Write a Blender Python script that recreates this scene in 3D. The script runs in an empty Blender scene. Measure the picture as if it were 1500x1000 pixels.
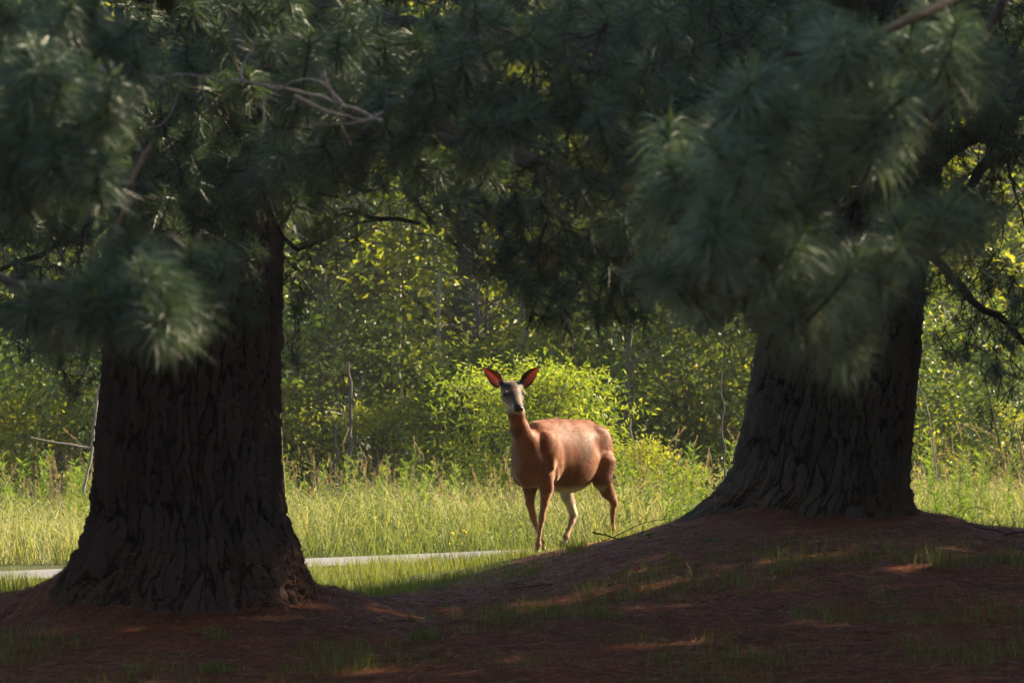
import bpy, math, random
import numpy as np
from mathutils import Vector, Matrix, Euler

# ------------------------------------------------------------------ camera, sky, sun, exposure
SC = bpy.context.scene
COL = SC.collection
CAM_Z = 1.18
F = 6250.0                                   # pixels per radian of the 1500 px wide photograph (150 mm lens)
cam_data = bpy.data.cameras.new('camera')
cam_data.lens = 150.0; cam_data.sensor_width = 36.0; cam_data.sensor_fit = 'HORIZONTAL'
cam_data.shift_y = 100.0/1500.0
cam_data.clip_start = 0.1; cam_data.clip_end = 2000.0
cam_data.dof.use_dof = True
cam_data.dof.focus_distance = 27.6
cam_data.dof.aperture_fstop = 8.5
cam = bpy.data.objects.new('camera', cam_data)
cam.location = (0, 0, CAM_Z); cam.rotation_euler = (math.radians(90), 0, 0)
COL.objects.link(cam); SC.camera = cam

SUN_EL = 36.0
SUN_AZ = 61.0                                # degrees clockwise from +Y (the view direction): from the right, a little behind
world = bpy.data.worlds.new('World'); SC.world = world; world.use_nodes = True
wn = world.node_tree.nodes; wl = world.node_tree.links
sky = wn.new('ShaderNodeTexSky'); sky.sky_type = 'NISHITA'; sky.sun_disc = False
sky.sun_elevation = math.radians(SUN_EL); sky.sun_rotation = math.radians(SUN_AZ)
wl.new(sky.outputs[0], wn['Background'].inputs['Color'])
wn['Background'].inputs['Strength'].default_value = 0.078
sun_data = bpy.data.lights.new('sun', 'SUN'); sun_data.energy = 5.0
sun_data.angle = math.radians(0.5); sun_data.color = (1.0, 0.83, 0.58)
sun = bpy.data.objects.new('sun', sun_data); COL.objects.link(sun)
_d = Vector((math.sin(math.radians(SUN_AZ))*math.cos(math.radians(SUN_EL)),
             math.cos(math.radians(SUN_AZ))*math.cos(math.radians(SUN_EL)), math.sin(math.radians(SUN_EL))))
sun.rotation_euler = _d.to_track_quat('Z', 'Y').to_euler()
SC.view_settings.view_transform = 'Standard'; SC.view_settings.look = 'None'
SC.view_settings.gamma = 1.0; SC.view_settings.exposure = 1.92
SC.render.engine = 'CYCLES'
SC.cycles.use_denoising = True
SC.cycles.max_bounces = 6; SC.cycles.diffuse_bounces = 3; SC.cycles.transmission_bounces = 4
SC.cycles.transparent_max_bounces = 4; SC.cycles.glossy_bounces = 2

rng = np.random.default_rng(7)
random.seed(7)
PI = math.pi

def at(px, py, Y):
    """a point of the place seen at pixel (px, py) of the 1500 x 1000 photograph, Y metres away"""
    return np.array([(px-750)/F*Y, Y, CAM_Z-(py-600)/F*Y])

# ------------------------------------------------------------------ numpy helpers
def hash3(i, j, k, s=0):
    n = (i.astype(np.int64)*374761393 + j.astype(np.int64)*668265263 + k.astype(np.int64)*2147483647 + s*1274126177) & 0xffffffff
    n = ((n ^ (n >> 13))*1274126177) & 0xffffffff
    n = ((n ^ (n >> 16))*2246822519) & 0xffffffff
    return ((n ^ (n >> 15)) & 0xffffff)/float(0xffffff)

def vnoise(x, y, z, s=0):
    xi, yi, zi = np.floor(x), np.floor(y), np.floor(z)
    fx, fy, fz = x-xi, y-yi, z-zi
    fx = fx*fx*(3-2*fx); fy = fy*fy*(3-2*fy); fz = fz*fz*(3-2*fz)
    r = 0
    for a in (0, 1):
        for b in (0, 1):
            for c in (0, 1):
                w = (fx if a else 1-fx)*(fy if b else 1-fy)*(fz if c else 1-fz)
                r = r + w*hash3(xi+a, yi+b, zi+c, s)
    return r*2-1

def fbm(x, y, z, o=4, s=0):
    r = 0; a = 0.5
    for i in range(o):
        r = r + a*vnoise(x, y, z, s+i); x = x*2.03; y = y*2.03; z = z*2.03; a *= 0.5
    return r

def voro(u, v, period, s=0):
    """F1, F2, cell value of a 2-D Voronoi pattern; u repeats every `period` cells"""
    ui, vi = np.floor(u), np.floor(v)
    f1 = np.full(u.shape, 9.0); f2 = np.full(u.shape, 9.0); cid = np.zeros(u.shape)
    for a in (-1, 0, 1):
        for b in (-1, 0, 1):
            cu, cv = ui+a, vi+b
            cm = np.mod(cu, period); z0 = np.zeros_like(cm)
            du = cu+0.5+0.8*(hash3(cm, cv, z0, s)-0.5)-u
            dv = cv+0.5+0.8*(hash3(cm, cv, z0, s+5)-0.5)-v
            d = np.sqrt(du*du+dv*dv)
            nearer = d < f1
            f2 = np.where(nearer, f1, np.minimum(f2, d))
            cid = np.where(nearer, hash3(cm, cv, z0, s+9), cid)
            f1 = np.where(nearer, d, f1)
    return f1, f2, cid

def smooth(a, b, x):
    t = np.clip((x-a)/(b-a), 0, 1); return t*t*(3-2*t)

def norm(v):
    return v/np.maximum(np.linalg.norm(v, axis=-1, keepdims=True), 1e-9)

# ------------------------------------------------------------------ mesh / object helpers
def new_mesh(name, verts, faces, mats=(), midx=None, shade=True, attrs=None):
    """faces: one array (n,3|4) or a list of such arrays (tris and quads mixed)"""
    verts = np.asarray(verts, np.float32)
    fl = [np.asarray(f, np.int32) for f in (faces if isinstance(faces, list) else [faces])]
    fl = [f for f in fl if len(f)]
    me = bpy.data.meshes.new(name)
    me.vertices.add(len(verts)); me.vertices.foreach_set('co', verts.ravel())
    loops = np.concatenate([f.ravel() for f in fl])
    cnt = np.concatenate([np.full(len(f), f.shape[1], np.int32) for f in fl])
    me.loops.add(len(loops)); me.loops.foreach_set('vertex_index', loops)
    me.polygons.add(len(cnt))
    st = np.zeros(len(cnt), np.int32); st[1:] = np.cumsum(cnt)[:-1]
    me.polygons.foreach_set('loop_start', st)
    try: me.polygons.foreach_set('loop_total', cnt)
    except Exception: pass
    for m in mats: me.materials.append(m)
    if midx is not None: me.polygons.foreach_set('material_index', np.asarray(midx, np.int32))
    me.polygons.foreach_set('use_smooth', np.full(len(cnt), bool(shade)))
    if attrs:
        for k, v in attrs.items():
            v = np.asarray(v, np.float32)
            if v.ndim == 1:
                a = me.attributes.new(k, 'FLOAT', 'POINT'); a.data.foreach_set('value', v)
            else:
                a = me.attributes.new(k, 'FLOAT_COLOR', 'POINT')
                if v.shape[1] == 3: v = np.concatenate([v, np.ones((len(v), 1), np.float32)], 1)
                a.data.foreach_set('color', v.ravel())
    me.update(calc_edges=True)
    me.validate()
    return me

def link(name, data, parent=None, loc=(0, 0, 0), rot=(0, 0, 0), scale=(1, 1, 1)):
    o = bpy.data.objects.new(name, data)
    o.location = loc; o.rotation_euler = rot; o.scale = scale
    if parent is not None: o.parent = parent
    COL.objects.link(o); return o

def tag(o, label=None, cat=None, group=None, kind=None):
    if label: o['label'] = label
    if cat: o['category'] = cat
    if group: o['group'] = group
    if kind: o['kind'] = kind
    return o

def empty(name, loc=(0, 0, 0)):
    o = bpy.data.objects.new(name, None); o.empty_display_size = 0.2
    o.location = loc; COL.objects.link(o); return o

def tubes(paths, sides=6):
    """paths: list of (points (n,3), radii (n,)) -> verts, quads"""
    V = []; Q = []; off = 0
    for P, R in paths:
        P = np.asarray(P, float); R = np.asarray(R, float); n = len(P)
        T = np.gradient(P, axis=0); T = norm(T)
        ref = np.tile(np.array([0, 0, 1.0]), (n, 1)); ref[np.abs(T[:, 2]) > 0.9] = (1, 0, 0)
        A = norm(np.cross(T, ref))
        for i in range(1, n):
            a = A[i-1]-T[i]*np.dot(A[i-1], T[i]); l = np.linalg.norm(a)
            if l > 1e-6: A[i] = a/l
        B = np.cross(T, A)
        th = np.arange(sides)*2*PI/sides
        ring = P[:, None, :]+R[:, None, None]*(np.cos(th)[None, :, None]*A[:, None, :]+np.sin(th)[None, :, None]*B[:, None, :])
        V.append(ring.reshape(-1, 3))
        i = np.arange(n-1)[:, None]*sides; j = np.arange(sides)[None, :]; k = (j+1) % sides
        q = np.stack([i+j, i+k, i+sides+k, i+sides+j], -1).reshape(-1, 4)+off
        Q.append(q); off += n*sides
    return np.concatenate(V), np.concatenate(Q)

def replicate(V, Fc, M, T):
    """copies of (V, Fc) under matrices M (n,3,3) and translations T (n,3)"""
    n = len(T)
    W = np.einsum('nij,vj->nvi', M, V)+T[:, None, :]
    G = Fc[None, :, :]+(np.arange(n)*len(V))[:, None, None]
    return W.reshape(-1, 3), G.reshape(-1, Fc.shape[1])

def rotmats(axis_dir, spin, scale=1.0):
    """matrices that carry +Z to axis_dir (n,3) with a spin angle and a scale"""
    z = norm(np.asarray(axis_dir, float)); n = len(z)
    ref = np.tile(np.array([0, 0, 1.0]), (n, 1)); ref[np.abs(z[:, 2]) > 0.95] = (1, 0, 0)
    x = norm(np.cross(ref, z)); y = np.cross(z, x)
    c, s = np.cos(spin)[:, None], np.sin(spin)[:, None]
    x2 = x*c+y*s; y2 = y*c-x*s
    M = np.stack([x2, y2, z], -1)
    return M*np.broadcast_to(np.asarray(scale, float), (n,))[:, None, None]

# ------------------------------------------------------------------ materials
class NT:
    def __init__(s, name):
        s.m = bpy.data.materials.new(name); s.m.use_nodes = True
        s.t = s.m.node_tree; s.t.nodes.clear()
        s.out = s.t.nodes.new('ShaderNodeOutputMaterial')
    def n(s, kind, props=None, **ins):
        nd = s.t.nodes.new('ShaderNode'+kind)
        for k, v in (props or {}).items(): setattr(nd, k, v)
        for k, v in ins.items():
            k = int(k[1:]) if k[0] == 'i' and k[1:].isdigit() else k.replace('_', ' ')
            sk = nd.inputs[k]
            if isinstance(v, bpy.types.NodeSocket): s.t.links.new(v, sk)
            elif v is not None:
                if isinstance(v, (tuple, list)) and len(v) == 3 and sk.type == 'RGBA': v = (*v, 1)
                sk.default_value = v
        return nd
    def ramp(s, fac, stops):
        nd = s.n('ValToRGB', i0=fac); cr = nd.color_ramp
        while len(cr.elements) < len(stops): cr.elements.new(0.5)
        for e, (p, c) in zip(cr.elements, stops):
            e.position = p; e.color = (*c, 1) if len(c) == 3 else c
        return nd.outputs[0]
    def mix(s, fac, a, b, blend='MIX'):
        nd = s.t.nodes.new('ShaderNodeMix'); nd.data_type = 'RGBA'; nd.blend_type = blend
        for idx, v in ((0, fac), (6, a), (7, b)):
            if isinstance(v, bpy.types.NodeSocket): s.t.links.new(v, nd.inputs[idx])
            else: nd.inputs[idx].default_value = (*v, 1) if isinstance(v, (tuple, list)) and len(v) == 3 else v
        return nd.outputs[2]
    def noise(s, scale, detail=4, rough=0.6, vec=None, stretch=None, coord='Object'):
        tc = vec if vec is not None else s.n('TexCoord').outputs[coord]
        if stretch:
            tc = s.n('Mapping', Vector=tc, Scale=stretch).outputs[0]
        return s.n('TexNoise', Vector=tc, Scale=scale, Detail=detail, Roughness=rough).outputs[0]
    def attr(s, name, out='Color'):
        return s.n('Attribute', dict(attribute_name=name)).outputs[out]
    def bump(s, h, strength=0.5, dist=0.01):
        return s.n('Bump', Height=h, Strength=strength, Distance=dist).outputs[0]
    def done(s, shader):
        s.t.links.new(shader, s.out.inputs[0]); return s.m

def leaf_mat(name, colors, transl=0.4, rough=0.5, tint=(1.3, 1.25, 0.5), spec=0.3):
    """thin leaf: per-leaf colour from the attribute `rnd`, light passing through"""
    t = NT(name)
    r = t.attr('rnd', 'Fac')
    st = [(i/max(1, len(colors)-1), c) for i, c in enumerate(colors)]
    c = t.ramp(r, st)
    p = t.n('BsdfPrincipled', Base_Color=c, Roughness=rough)
    p.inputs['Specular IOR Level'].default_value = spec
    tc = t.mix(1.0, c, tint, 'MULTIPLY')
    tr = t.n('BsdfTranslucent', Color=tc)
    return t.done(t.n('MixShader', i0=transl, i1=p.outputs[0], i2=tr.outputs[0]).outputs[0])

def simple_mat(name, c1, c2, scale=20, rough=0.8, bump=0.3, dist=0.005, stretch=None, spec=0.3):
    t = NT(name)
    n = t.noise(scale, 5, 0.65, stretch=stretch)
    c = t.ramp(n, [(0.3, c1), (0.7, c2)])
    p = t.n('BsdfPrincipled', Base_Color=c, Roughness=rough, Normal=t.bump(n, bump, dist))
    p.inputs['Specular IOR Level'].default_value = spec
    return t.done(p.outputs[0])

# ------------------------------------------------------------------ the ground
CP = []                                      # control points of the terrain (x, y, z)
def cp(px, py, Y): a = at(px, py, Y); CP.append((a[0], a[1], a[2]))
# left pine mound (pine at x = -1.58, y = 21)
LT = np.array([-1.585, 21.0]); RT = np.array([1.87, 25.0])
for x, y, z in [(-2.52, 21.0, 0.16), (-2.35, 21.0, 0.27), (-2.19, 21.05, 0.38), (-2.10, 21.05, 0.42), (-0.93, 21.0, 0.25), (-0.65, 21.0, 0.17), (-1.58, 20.25, 0.21), (-1.58, 21.8, 0.36), (-2.1, 20.4, 0.20), (-1.05, 20.4, 0.20),
                (-1.58, 19.6, 0.12), (-2.5, 19.5, 0.08), (-0.8, 19.5, 0.10), (-1.58, 21.0, 0.40), (-3.2, 21.0, 0.05), (-0.2, 21.0, 0.13), (-1.6, 23.2, 0.16)]:
    CP.append((x, y, z))
# right pine mound
for px, py, Y in [(1000, 758, 25), (985, 768, 25), (950, 779, 25.3), (900, 794, 25.6), (850, 806, 25.8), (760, 822, 26), (680, 838, 26),
                  (1180, 742, 24.7), (1200, 800, 23), (1200, 850, 21.5), (1050, 800, 23.4), (1350, 762, 25), (1400, 772, 25), (1500, 790, 25), (1340, 800, 23.2),
                  (950, 850, 22), (800, 850, 23), (750, 900, 20.5), (1000, 900, 20.3), (1250, 900, 20.1), (1480, 880, 20.6),
                  (750, 980, 18.4), (300, 990, 18.4), (1200, 980, 18.2), (0, 975, 18.8), (1500, 960, 18.6), (560, 850, 27.5), (600, 872, 24.5), (520, 880, 22.5), (640, 860, 24.5),
                  (30, 872, 26), (200, 868, 27)]:
    cp(px, py, Y)
for x, y, z in [(0.10, 28.25, 0.212), (0.18, 28.5, 0.215), (0.33, 28.75, 0.235), (0.67, 29.05, 0.285), (1.2, 28.6, 0.34), (2.0, 28.5, 0.38), (3.5, 28.5, 0.28), (1.87, 26.5, 0.52), (1.87, 25.0, 0.66),
                (1.0, 30.8, 0.16), (0.3, 30.5, 0.10), (-0.4, 29.5, 0.09), (2.2, 31, 0.18), (-1.5, 30, 0.03), (-3, 29, -0.02), (-5, 27, 0.0), (5, 25, 0.25), (5, 21, 0.12), (-5, 20, 0.02), (7, 30, 0.12)]:
    CP.append((x, y, z))
road_z = lambda X: 0.025*X+0.03
def road_c(X): return 33.85+0.5*X                # centre line of the road (y as a function of x)
for X in (-8, -5, -3, -1.5, 0, 1.5, 3, 5, 8):
    for d in (-1.5, 0, 1.5): CP.append((X, road_c(X)+d, road_z(X)-(0.0 if d == 0 else 0.01)))
for x in (-9, -4, 0, 4, 9):
    CP += [(x, 43, 0.0), (x, 50, 0.0), (x, 15, 0.0), (x, 10, 0.0)]
CP += [(-9, 20, 0), (-9, 27, 0), (9, 20, 0.05), (9, 25, 0.08)]
CP = np.array(CP)
def _tps(r2): return 0.5*r2*np.log(r2+1e-9)
_n = len(CP)
_K = _tps(((CP[:, None, :2]-CP[None, :, :2])**2).sum(-1))+np.eye(_n)*0.008
_P = np.concatenate([np.ones((_n, 1)), CP[:, :2]], 1)
_A = np.block([[_K, _P], [_P.T, np.zeros((3, 3))]])
_W = np.linalg.solve(_A, np.concatenate([CP[:, 2], np.zeros(3)]))
def ground_z(x, y, micro=True):
    x = np.atleast_1d(np.asarray(x, float)); y = np.atleast_1d(np.asarray(y, float))
    sh = x.shape; x = x.ravel(); y = y.ravel(); z = np.zeros_like(x)
    inn = (np.abs(x) < 9.5) & (y > 9) & (y < 51)
    xi, yi = x[inn], y[inn]; out = np.zeros_like(xi)
    for s in range(0, len(xi), 20000):
        r2 = (xi[s:s+20000, None]-CP[None, :, 0])**2+(yi[s:s+20000, None]-CP[None, :, 1])**2
        out[s:s+20000] = _tps(r2)@_W[:_n]+_W[_n]+_W[_n+1]*xi[s:s+20000]+_W[_n+2]*yi[s:s+20000]
    w = smooth(9.5, 7.5, np.abs(xi))*smooth(9, 12, yi)*smooth(51, 46, yi)
    z[inn] = out*w
    if micro:
        m = np.where(np.abs(y-road_c(x)) < 1.25, 0.0, 1.0)*(y < 60)
        z = z+m*(0.026*fbm(x*1.9, y*1.9, 0*x, 3, 2)+0.016*fbm(x*8, y*8, 0*x, 3, 5))
    if micro:                                # needles heaped against the two trunks
        for T_, r0, s_ in ((LT, 0.66, 3.0), (RT, 0.72, 9.0)):
            dx, dy = x-T_[0], y-T_[1]; rr = np.hypot(dx, dy); a = np.arctan2(dy, dx)
            z = z+0.13*smooth(-0.75, -0.35, dx)*np.clip(0.15+1.3*fbm(np.cos(a)*2.2+s_, np.sin(a)*2.2, rr*1.5, 3, 61), 0, 1)*np.exp(-((rr-r0)/0.22)**2)
    return z.reshape(sh)
def litter_mask(x, y):
    """1 where brown needles cover the ground (under the two pines), 0 in the grass"""
    n = 0.5*fbm(x*1.1, y*1.1, 0*x, 3, 11)
    edge = np.interp(x, [-6, -3, -2.2, -0.8, -0.3, 0.3, 1.0, 2.5, 4.0, 6], [21.5, 21.9, 23.0, 23.0, 24.3, 27.5, 28.2, 27.6, 27.0, 26.5])
    return smooth(0.5, -0.5, y-edge+n*1.2)*smooth(8.0, 6.0, np.abs(x))
def axis(segs):
    out = []
    for a, b, d in segs: out.append(np.arange(a, b, d))
    return np.concatenate(out)
gx = np.concatenate([-np.geomspace(500, 9, 14), axis([(-8.8, -4, 0.25), (-4, 4, 0.045), (4, 8.8, 0.25)]), np.geomspace(9, 500, 14)])
gy = np.concatenate([-np.geomspace(200, 4, 8), axis([(-3, 16, 0.6), (16, 31.5, 0.055), (31.5, 46, 0.18), (46, 90, 2.0)]), np.geomspace(92, 900, 10)])
GX, GY = np.meshgrid(gx, gy, indexing='ij')
GZ = ground_z(GX, GY)
i = np.arange(len(gx)-1)[:, None]*len(gy); j = np.arange(len(gy)-1)[None, :]
q = np.stack([i+j, i+len(gy)+j, i+len(gy)+j+1, i+j+1], -1).reshape(-1, 4)
t = NT('forest_floor')
lm = t.attr('litter', 'Fac')
n1 = t.noise(3.0, 6, 0.7); n2 = t.noise(40, 5, 0.75); n3 = t.noise(220, 3, 0.7, stretch=(1, 0.35, 1))
lit = t.ramp(n2, [(0.25, (0.060, 0.016, 0.008)), (0.5, (0.25, 0.060, 0.024)), (0.75, (0.42, 0.13, 0.052))])
lit = t.mix(t.ramp(n3, [(0.45, (0, 0, 0)), (0.7, (0.7, 0.7, 0.7))]), lit, (0.36, 0.16, 0.085))
lit = t.mix(t.ramp(n1, [(0.45, (0, 0, 0)), (0.65, (0.55, 0.55, 0.55))]), lit, (0.060, 0.034, 0.018))
grs = t.ramp(n2, [(0.3, (0.030, 0.040, 0.010)), (0.7, (0.085, 0.095, 0.028))])
c = t.mix(lm, grs, lit)
hh = t.n('Math', dict(operation='ADD'), i0=n2, i1=n3).outputs[0]
p = t.n('BsdfPrincipled', Base_Color=c, Roughness=0.9, Normal=t.bump(hh, 0.8, 0.02)); p.inputs['Specular IOR Level'].default_value = 0.15
M_GROUND = t.done(p.outputs[0])
g = link('ground', new_mesh('ground', np.stack([GX, GY, GZ], -1).reshape(-1, 3), q, [M_GROUND], attrs={'litter': litter_mask(GX.ravel(), GY.ravel())}))
tag(g, kind='structure')

# the road: a narrow paved lane behind the deer
t = NT('asphalt_lane')
n1 = t.noise(1.2, 4, 0.6); n2 = t.noise(160, 3, 0.8)
c = t.ramp(n2, [(0.3, (0.08, 0.08, 0.085)), (0.7, (0.18, 0.175, 0.18))])
c = t.mix(t.ramp(n1, [(0.4, (0, 0, 0)), (0.7, (0.5, 0.5, 0.5))]), c, (0.24, 0.22, 0.19))
p = t.n('BsdfPrincipled', Base_Color=c, Roughness=0.75, Normal=t.bump(n2, 0.5, 0.004))
M_ROAD = t.done(p.outputs[0])
rx = np.concatenate([np.linspace(-60, -9.5, 30), np.arange(-9, 9, 0.25), np.linspace(9.5, 60, 30)])
ry = np.linspace(-1.15, 1.15, 9)
RX, RD = np.meshgrid(rx, ry, indexing='ij')
wob = 0.14*fbm(RX*0.8, RD*0+np.sign(RD)*7, RX*0, 3, 4)*(np.abs(RD) > 1.1)
RY = road_c(RX)+RD*0.72+wob
RZ = np.maximum(ground_z(RX, RY, False), ground_z(RX, RY, True))+0.012+0.02*(1-(RD/1.15)**2)
i = np.arange(len(rx)-1)[:, None]*len(ry); j = np.arange(len(ry)-1)[None, :]
q = np.stack([i+j, i+len(ry)+j, i+len(ry)+j+1, i+j+1], -1).reshape(-1, 4)
tag(link('road', new_mesh('road', np.stack([RX, RY, RZ], -1).reshape(-1, 3), q, [M_ROAD])), kind='structure')
# ------------------------------------------------------------------ the two great pines: trunks with furrowed bark
def bark_material(name, plate1, plate2, furrow, lichen, lich_amt):
    t = NT(name)
    h = t.attr('height', 'Fac'); pid = t.attr('plate', 'Fac')
    c = t.mix(pid, plate1, plate2)
    nz = t.noise(60, 5, 0.7, stretch=(1, 1, 0.5))
    c = t.mix(t.ramp(nz, [(0.35, (0, 0, 0)), (0.7, (0.5, 0.5, 0.5))]), c, tuple(x*0.45 for x in plate1))
    c = t.mix(t.ramp(h, [(0.15, (1, 1, 1)), (0.55, (0, 0, 0))]), c, furrow)
    ln = t.noise(7, 5, 0.75)
    la = t.ramp(ln, [(0.60-lich_amt, (0, 0, 0)), (0.66-lich_amt, (0.75, 0.75, 0.75))])
    la = t.mix(1.0, la, t.ramp(h, [(0.55, (0, 0, 0)), (0.8, (1, 1, 1))]), 'MULTIPLY')
    c = t.mix(la, c, lichen)
    n2 = t.noise(70, 8, 0.85)
    p = t.n('BsdfPrincipled', Base_Color=c, Roughness=0.85, Normal=t.bump(t.n('Math', dict(operation='ADD'), i0=n2, i1=nz).outputs[0], 1.0, 0.030))
    p.inputs['Specular IOR Level'].default_value = 0.2
    return t.done(p.outputs[0])
M_BARK_L = bark_material('bark_warm', (0.14, 0.088, 0.078), (0.25, 0.165, 0.145), (0.042, 0.022, 0.017), (0.20, 0.20, 0.15), -0.02)
M_BARK_R = bark_material('bark_grey', (0.18, 0.145, 0.128), (0.32, 0.275, 0.245), (0.036, 0.024, 0.019), (0.27, 0.26, 0.20), 0.05)
M_LIMB = simple_mat('limb_bark', (0.030, 0.022, 0.018), (0.085, 0.066, 0.052), 60, 0.85, 0.6, 0.004)
M_DEAD = simple_mat('dead_wood', (0.15, 0.12, 0.105), (0.32, 0.27, 0.24), 70, 0.8, 0.5, 0.003)
M_DRYLIMB = simple_mat('dry_limb', (0.10, 0.065, 0.045), (0.28, 0.20, 0.14), 50, 0.8, 0.7, 0.004)

def trunk_mesh(name, base, prof, mat, seed, lobes, cells=66, top=13.0, zc=2.75):
    """prof: rows (z, centre x offset, radius) measured up the trunk; fine bark below zc, coarse above"""
    prof = np.array(prof)
    r0 = prof[-1, 2]
    zs = np.concatenate([np.arange(prof[0, 0], zc, 0.009), np.linspace(zc, top, 60)])
    nt = 600
    th = np.arange(nt)*2*PI/nt
    Z, TH = np.meshgrid(zs, th, indexing='ij')
    pz, pc, pr = prof.T
    slope = (pc[-1]-pc[-3])/(pz[-1]-pz[-3])
    cx = np.where(Z <= pz[-1], np.interp(Z, pz, pc), pc[-1]+slope*(Z-pz[-1])*0.6)
    R = np.where(Z <= pz[-1], np.interp(Z, pz, pr), r0*(1-(Z-pz[-1])/(top-pz[-1])*0.85))
    # gentle out-of-round and buttresses that run into the roots
    fl = smooth(1.0, 0.25, Z)
    lob = sum(a*np.cos(k*TH+ph) for k, a, ph in lobes)
    lob = lob*smooth(0.1, 0.45, Z)
    R = R*(1+0.02*np.cos(2*TH+seed)+0.015*np.cos(3*TH+1+seed+Z*0.4)+fl*lob)
    # bark plates
    u = TH/(2*PI)*cells
    v = Z*cells/(2*PI*0.46)*0.13
    wu = 1.5*fbm(u*0.16, v*0.9, 0*u, 3, seed)+0.55*fbm(u*0.8, v*4, 0*u, 3, seed+30)*np.minimum(1, 1)
    wu = wu*smooth(0, 1.0, np.minimum(u, cells-u))        # closes cleanly at the seam
    f1, f2, cid = voro(u+wu, v+0.35*fbm(u*1.3, v*2, 0*u, 2, seed+3)*smooth(0, 1.0, np.minimum(u, cells-u)), cells, seed)
    rid = smooth(0.0, 0.27, f2-f1)
    seam = smooth(0, 0.6, np.minimum(u, cells-u))
    g1, g2, gid = voro(u*2+0.8*fbm(u*1.4, v*6, 0*u, 2, seed+40)*seam, v*5.5, cells*2, seed+41)
    flake = (gid-0.5)*0.30+smooth(0.0, 0.18, g2-g1)*0.16-0.16
    fine = fbm(u*1.6, v*12, 0*u, 5, seed+8)
    fine = fine*smooth(0, 0.6, np.minimum(u, cells-u))
    h = rid*(0.70+0.30*cid)+0.50*fine+flake*1.5*rid+0.22*(1-2*np.abs(fbm(u*1.3, v*16, 0*u, 3, seed+60)))*rid-0.1
    cr = np.abs(vnoise(u*0.9, v*9.0, 0*u, seed+13)); crack = smooth(0.16, 0.0, cr)*0.50*rid*smooth(-0.3, 0.2, vnoise(u*0.5, v*2, 0*u, seed+14))
    h = h-crack
    amp = 0.031*np.where(Z < zc, 1, 0.6)
    R2 = R+amp*(h-0.75)
    V = np.stack([base[0]+cx+R2*np.cos(TH), base[1]+R2*np.sin(TH)+0*cx, Z], -1)
    n = len(zs)
    i = np.arange(n-1)[:, None]*nt; j = np.arange(nt)[None, :]; k = (j+1) % nt
    q = np.stack([i+j, i+k, i+nt+k, i+nt+j], -1).reshape(-1, 4)
    return new_mesh(name, V.reshape(-1, 3), q, [mat], attrs={'height': np.clip(h, 0, 1).ravel(), 'plate': cid.ravel()})

pine_l = empty('pine_tree', (LT[0], LT[1], 0.2))
tag(pine_l, 'massive old pine with dark brown furrowed bark, left of the deer', 'tree')
pine_r = empty('pine_tree', (RT[0], RT[1], 0.5))
tag(pine_r, 'massive old pine with lichen-flecked grey bark on its own high mound, right of the deer', 'tree')
def child(o, parent):
    o.parent = parent; o.matrix_parent_inverse = Matrix.Translation(-Vector(parent.location)); return o
def PX(px, d): return (px-750)/F*d
profL = [(z, c-LT[0], r) for z, c, r in [(0.0, PX(268, 21), 0.76), (0.172, PX(262, 21), 0.74), (0.273, PX(266, 21), 0.66), (0.407, PX(273, 21), 0.575), (0.508, PX(277, 21), 0.534),
        (0.676, PX(276, 21), 0.484), (0.844, PX(275, 21), 0.470), (1.18, PX(277.5, 21), 0.452), (1.449, PX(281, 21), 0.440), (1.852, PX(285, 21), 0.437), (2.6, PX(288, 21), 0.425), (3.4, PX(290, 21), 0.41)]]
child(link('trunk', trunk_mesh('trunk', LT, profL, M_BARK_L, 3, [(5, 0.07, 0.8), (3, 0.05, 2.2), (8, 0.03, 0.3)])), pine_l)
profR = [(z, c-RT[0], r) for z, c, r in [(0.30, PX(1172, 25), 0.78), (0.54, PX(1176, 25), 0.665), (0.62, PX(1184, 25), 0.61), (0.74, PX(1197, 25), 0.54), (0.86, PX(1206, 25), 0.514),
        (1.18, PX(1218.5, 25), 0.494), (1.5, PX(1228, 25), 0.48), (1.98, PX(1244, 25), 0.455), (2.58, PX(1272, 25), 0.44), (3.4, PX(1300, 25), 0.42)]]
child(link('trunk', trunk_mesh('trunk', RT, profR, M_BARK_R, 21, [(4, 0.08, 0.4), (7, 0.045, 1.3), (3, 0.04, 3.0)], cells=68)), pine_r)

# ------------------------------------------------------------------ needles
M_NEEDLE = leaf_mat('pine_needles', [(0.016, 0.038, 0.022), (0.048, 0.086, 0.048), (0.16, 0.22, 0.125)], 0.2, 0.42, (1.3, 1.35, 0.7), 0.5)
M_YOUNG = leaf_mat('young_needles', [(0.10, 0.16, 0.035), (0.15, 0.21, 0.05)], 0.35, 0.5)
M_DRYN = leaf_mat('dry_needles', [(0.16, 0.10, 0.045), (0.28, 0.18, 0.085)], 0.3, 0.6, (1.3, 1.0, 0.6))

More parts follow.
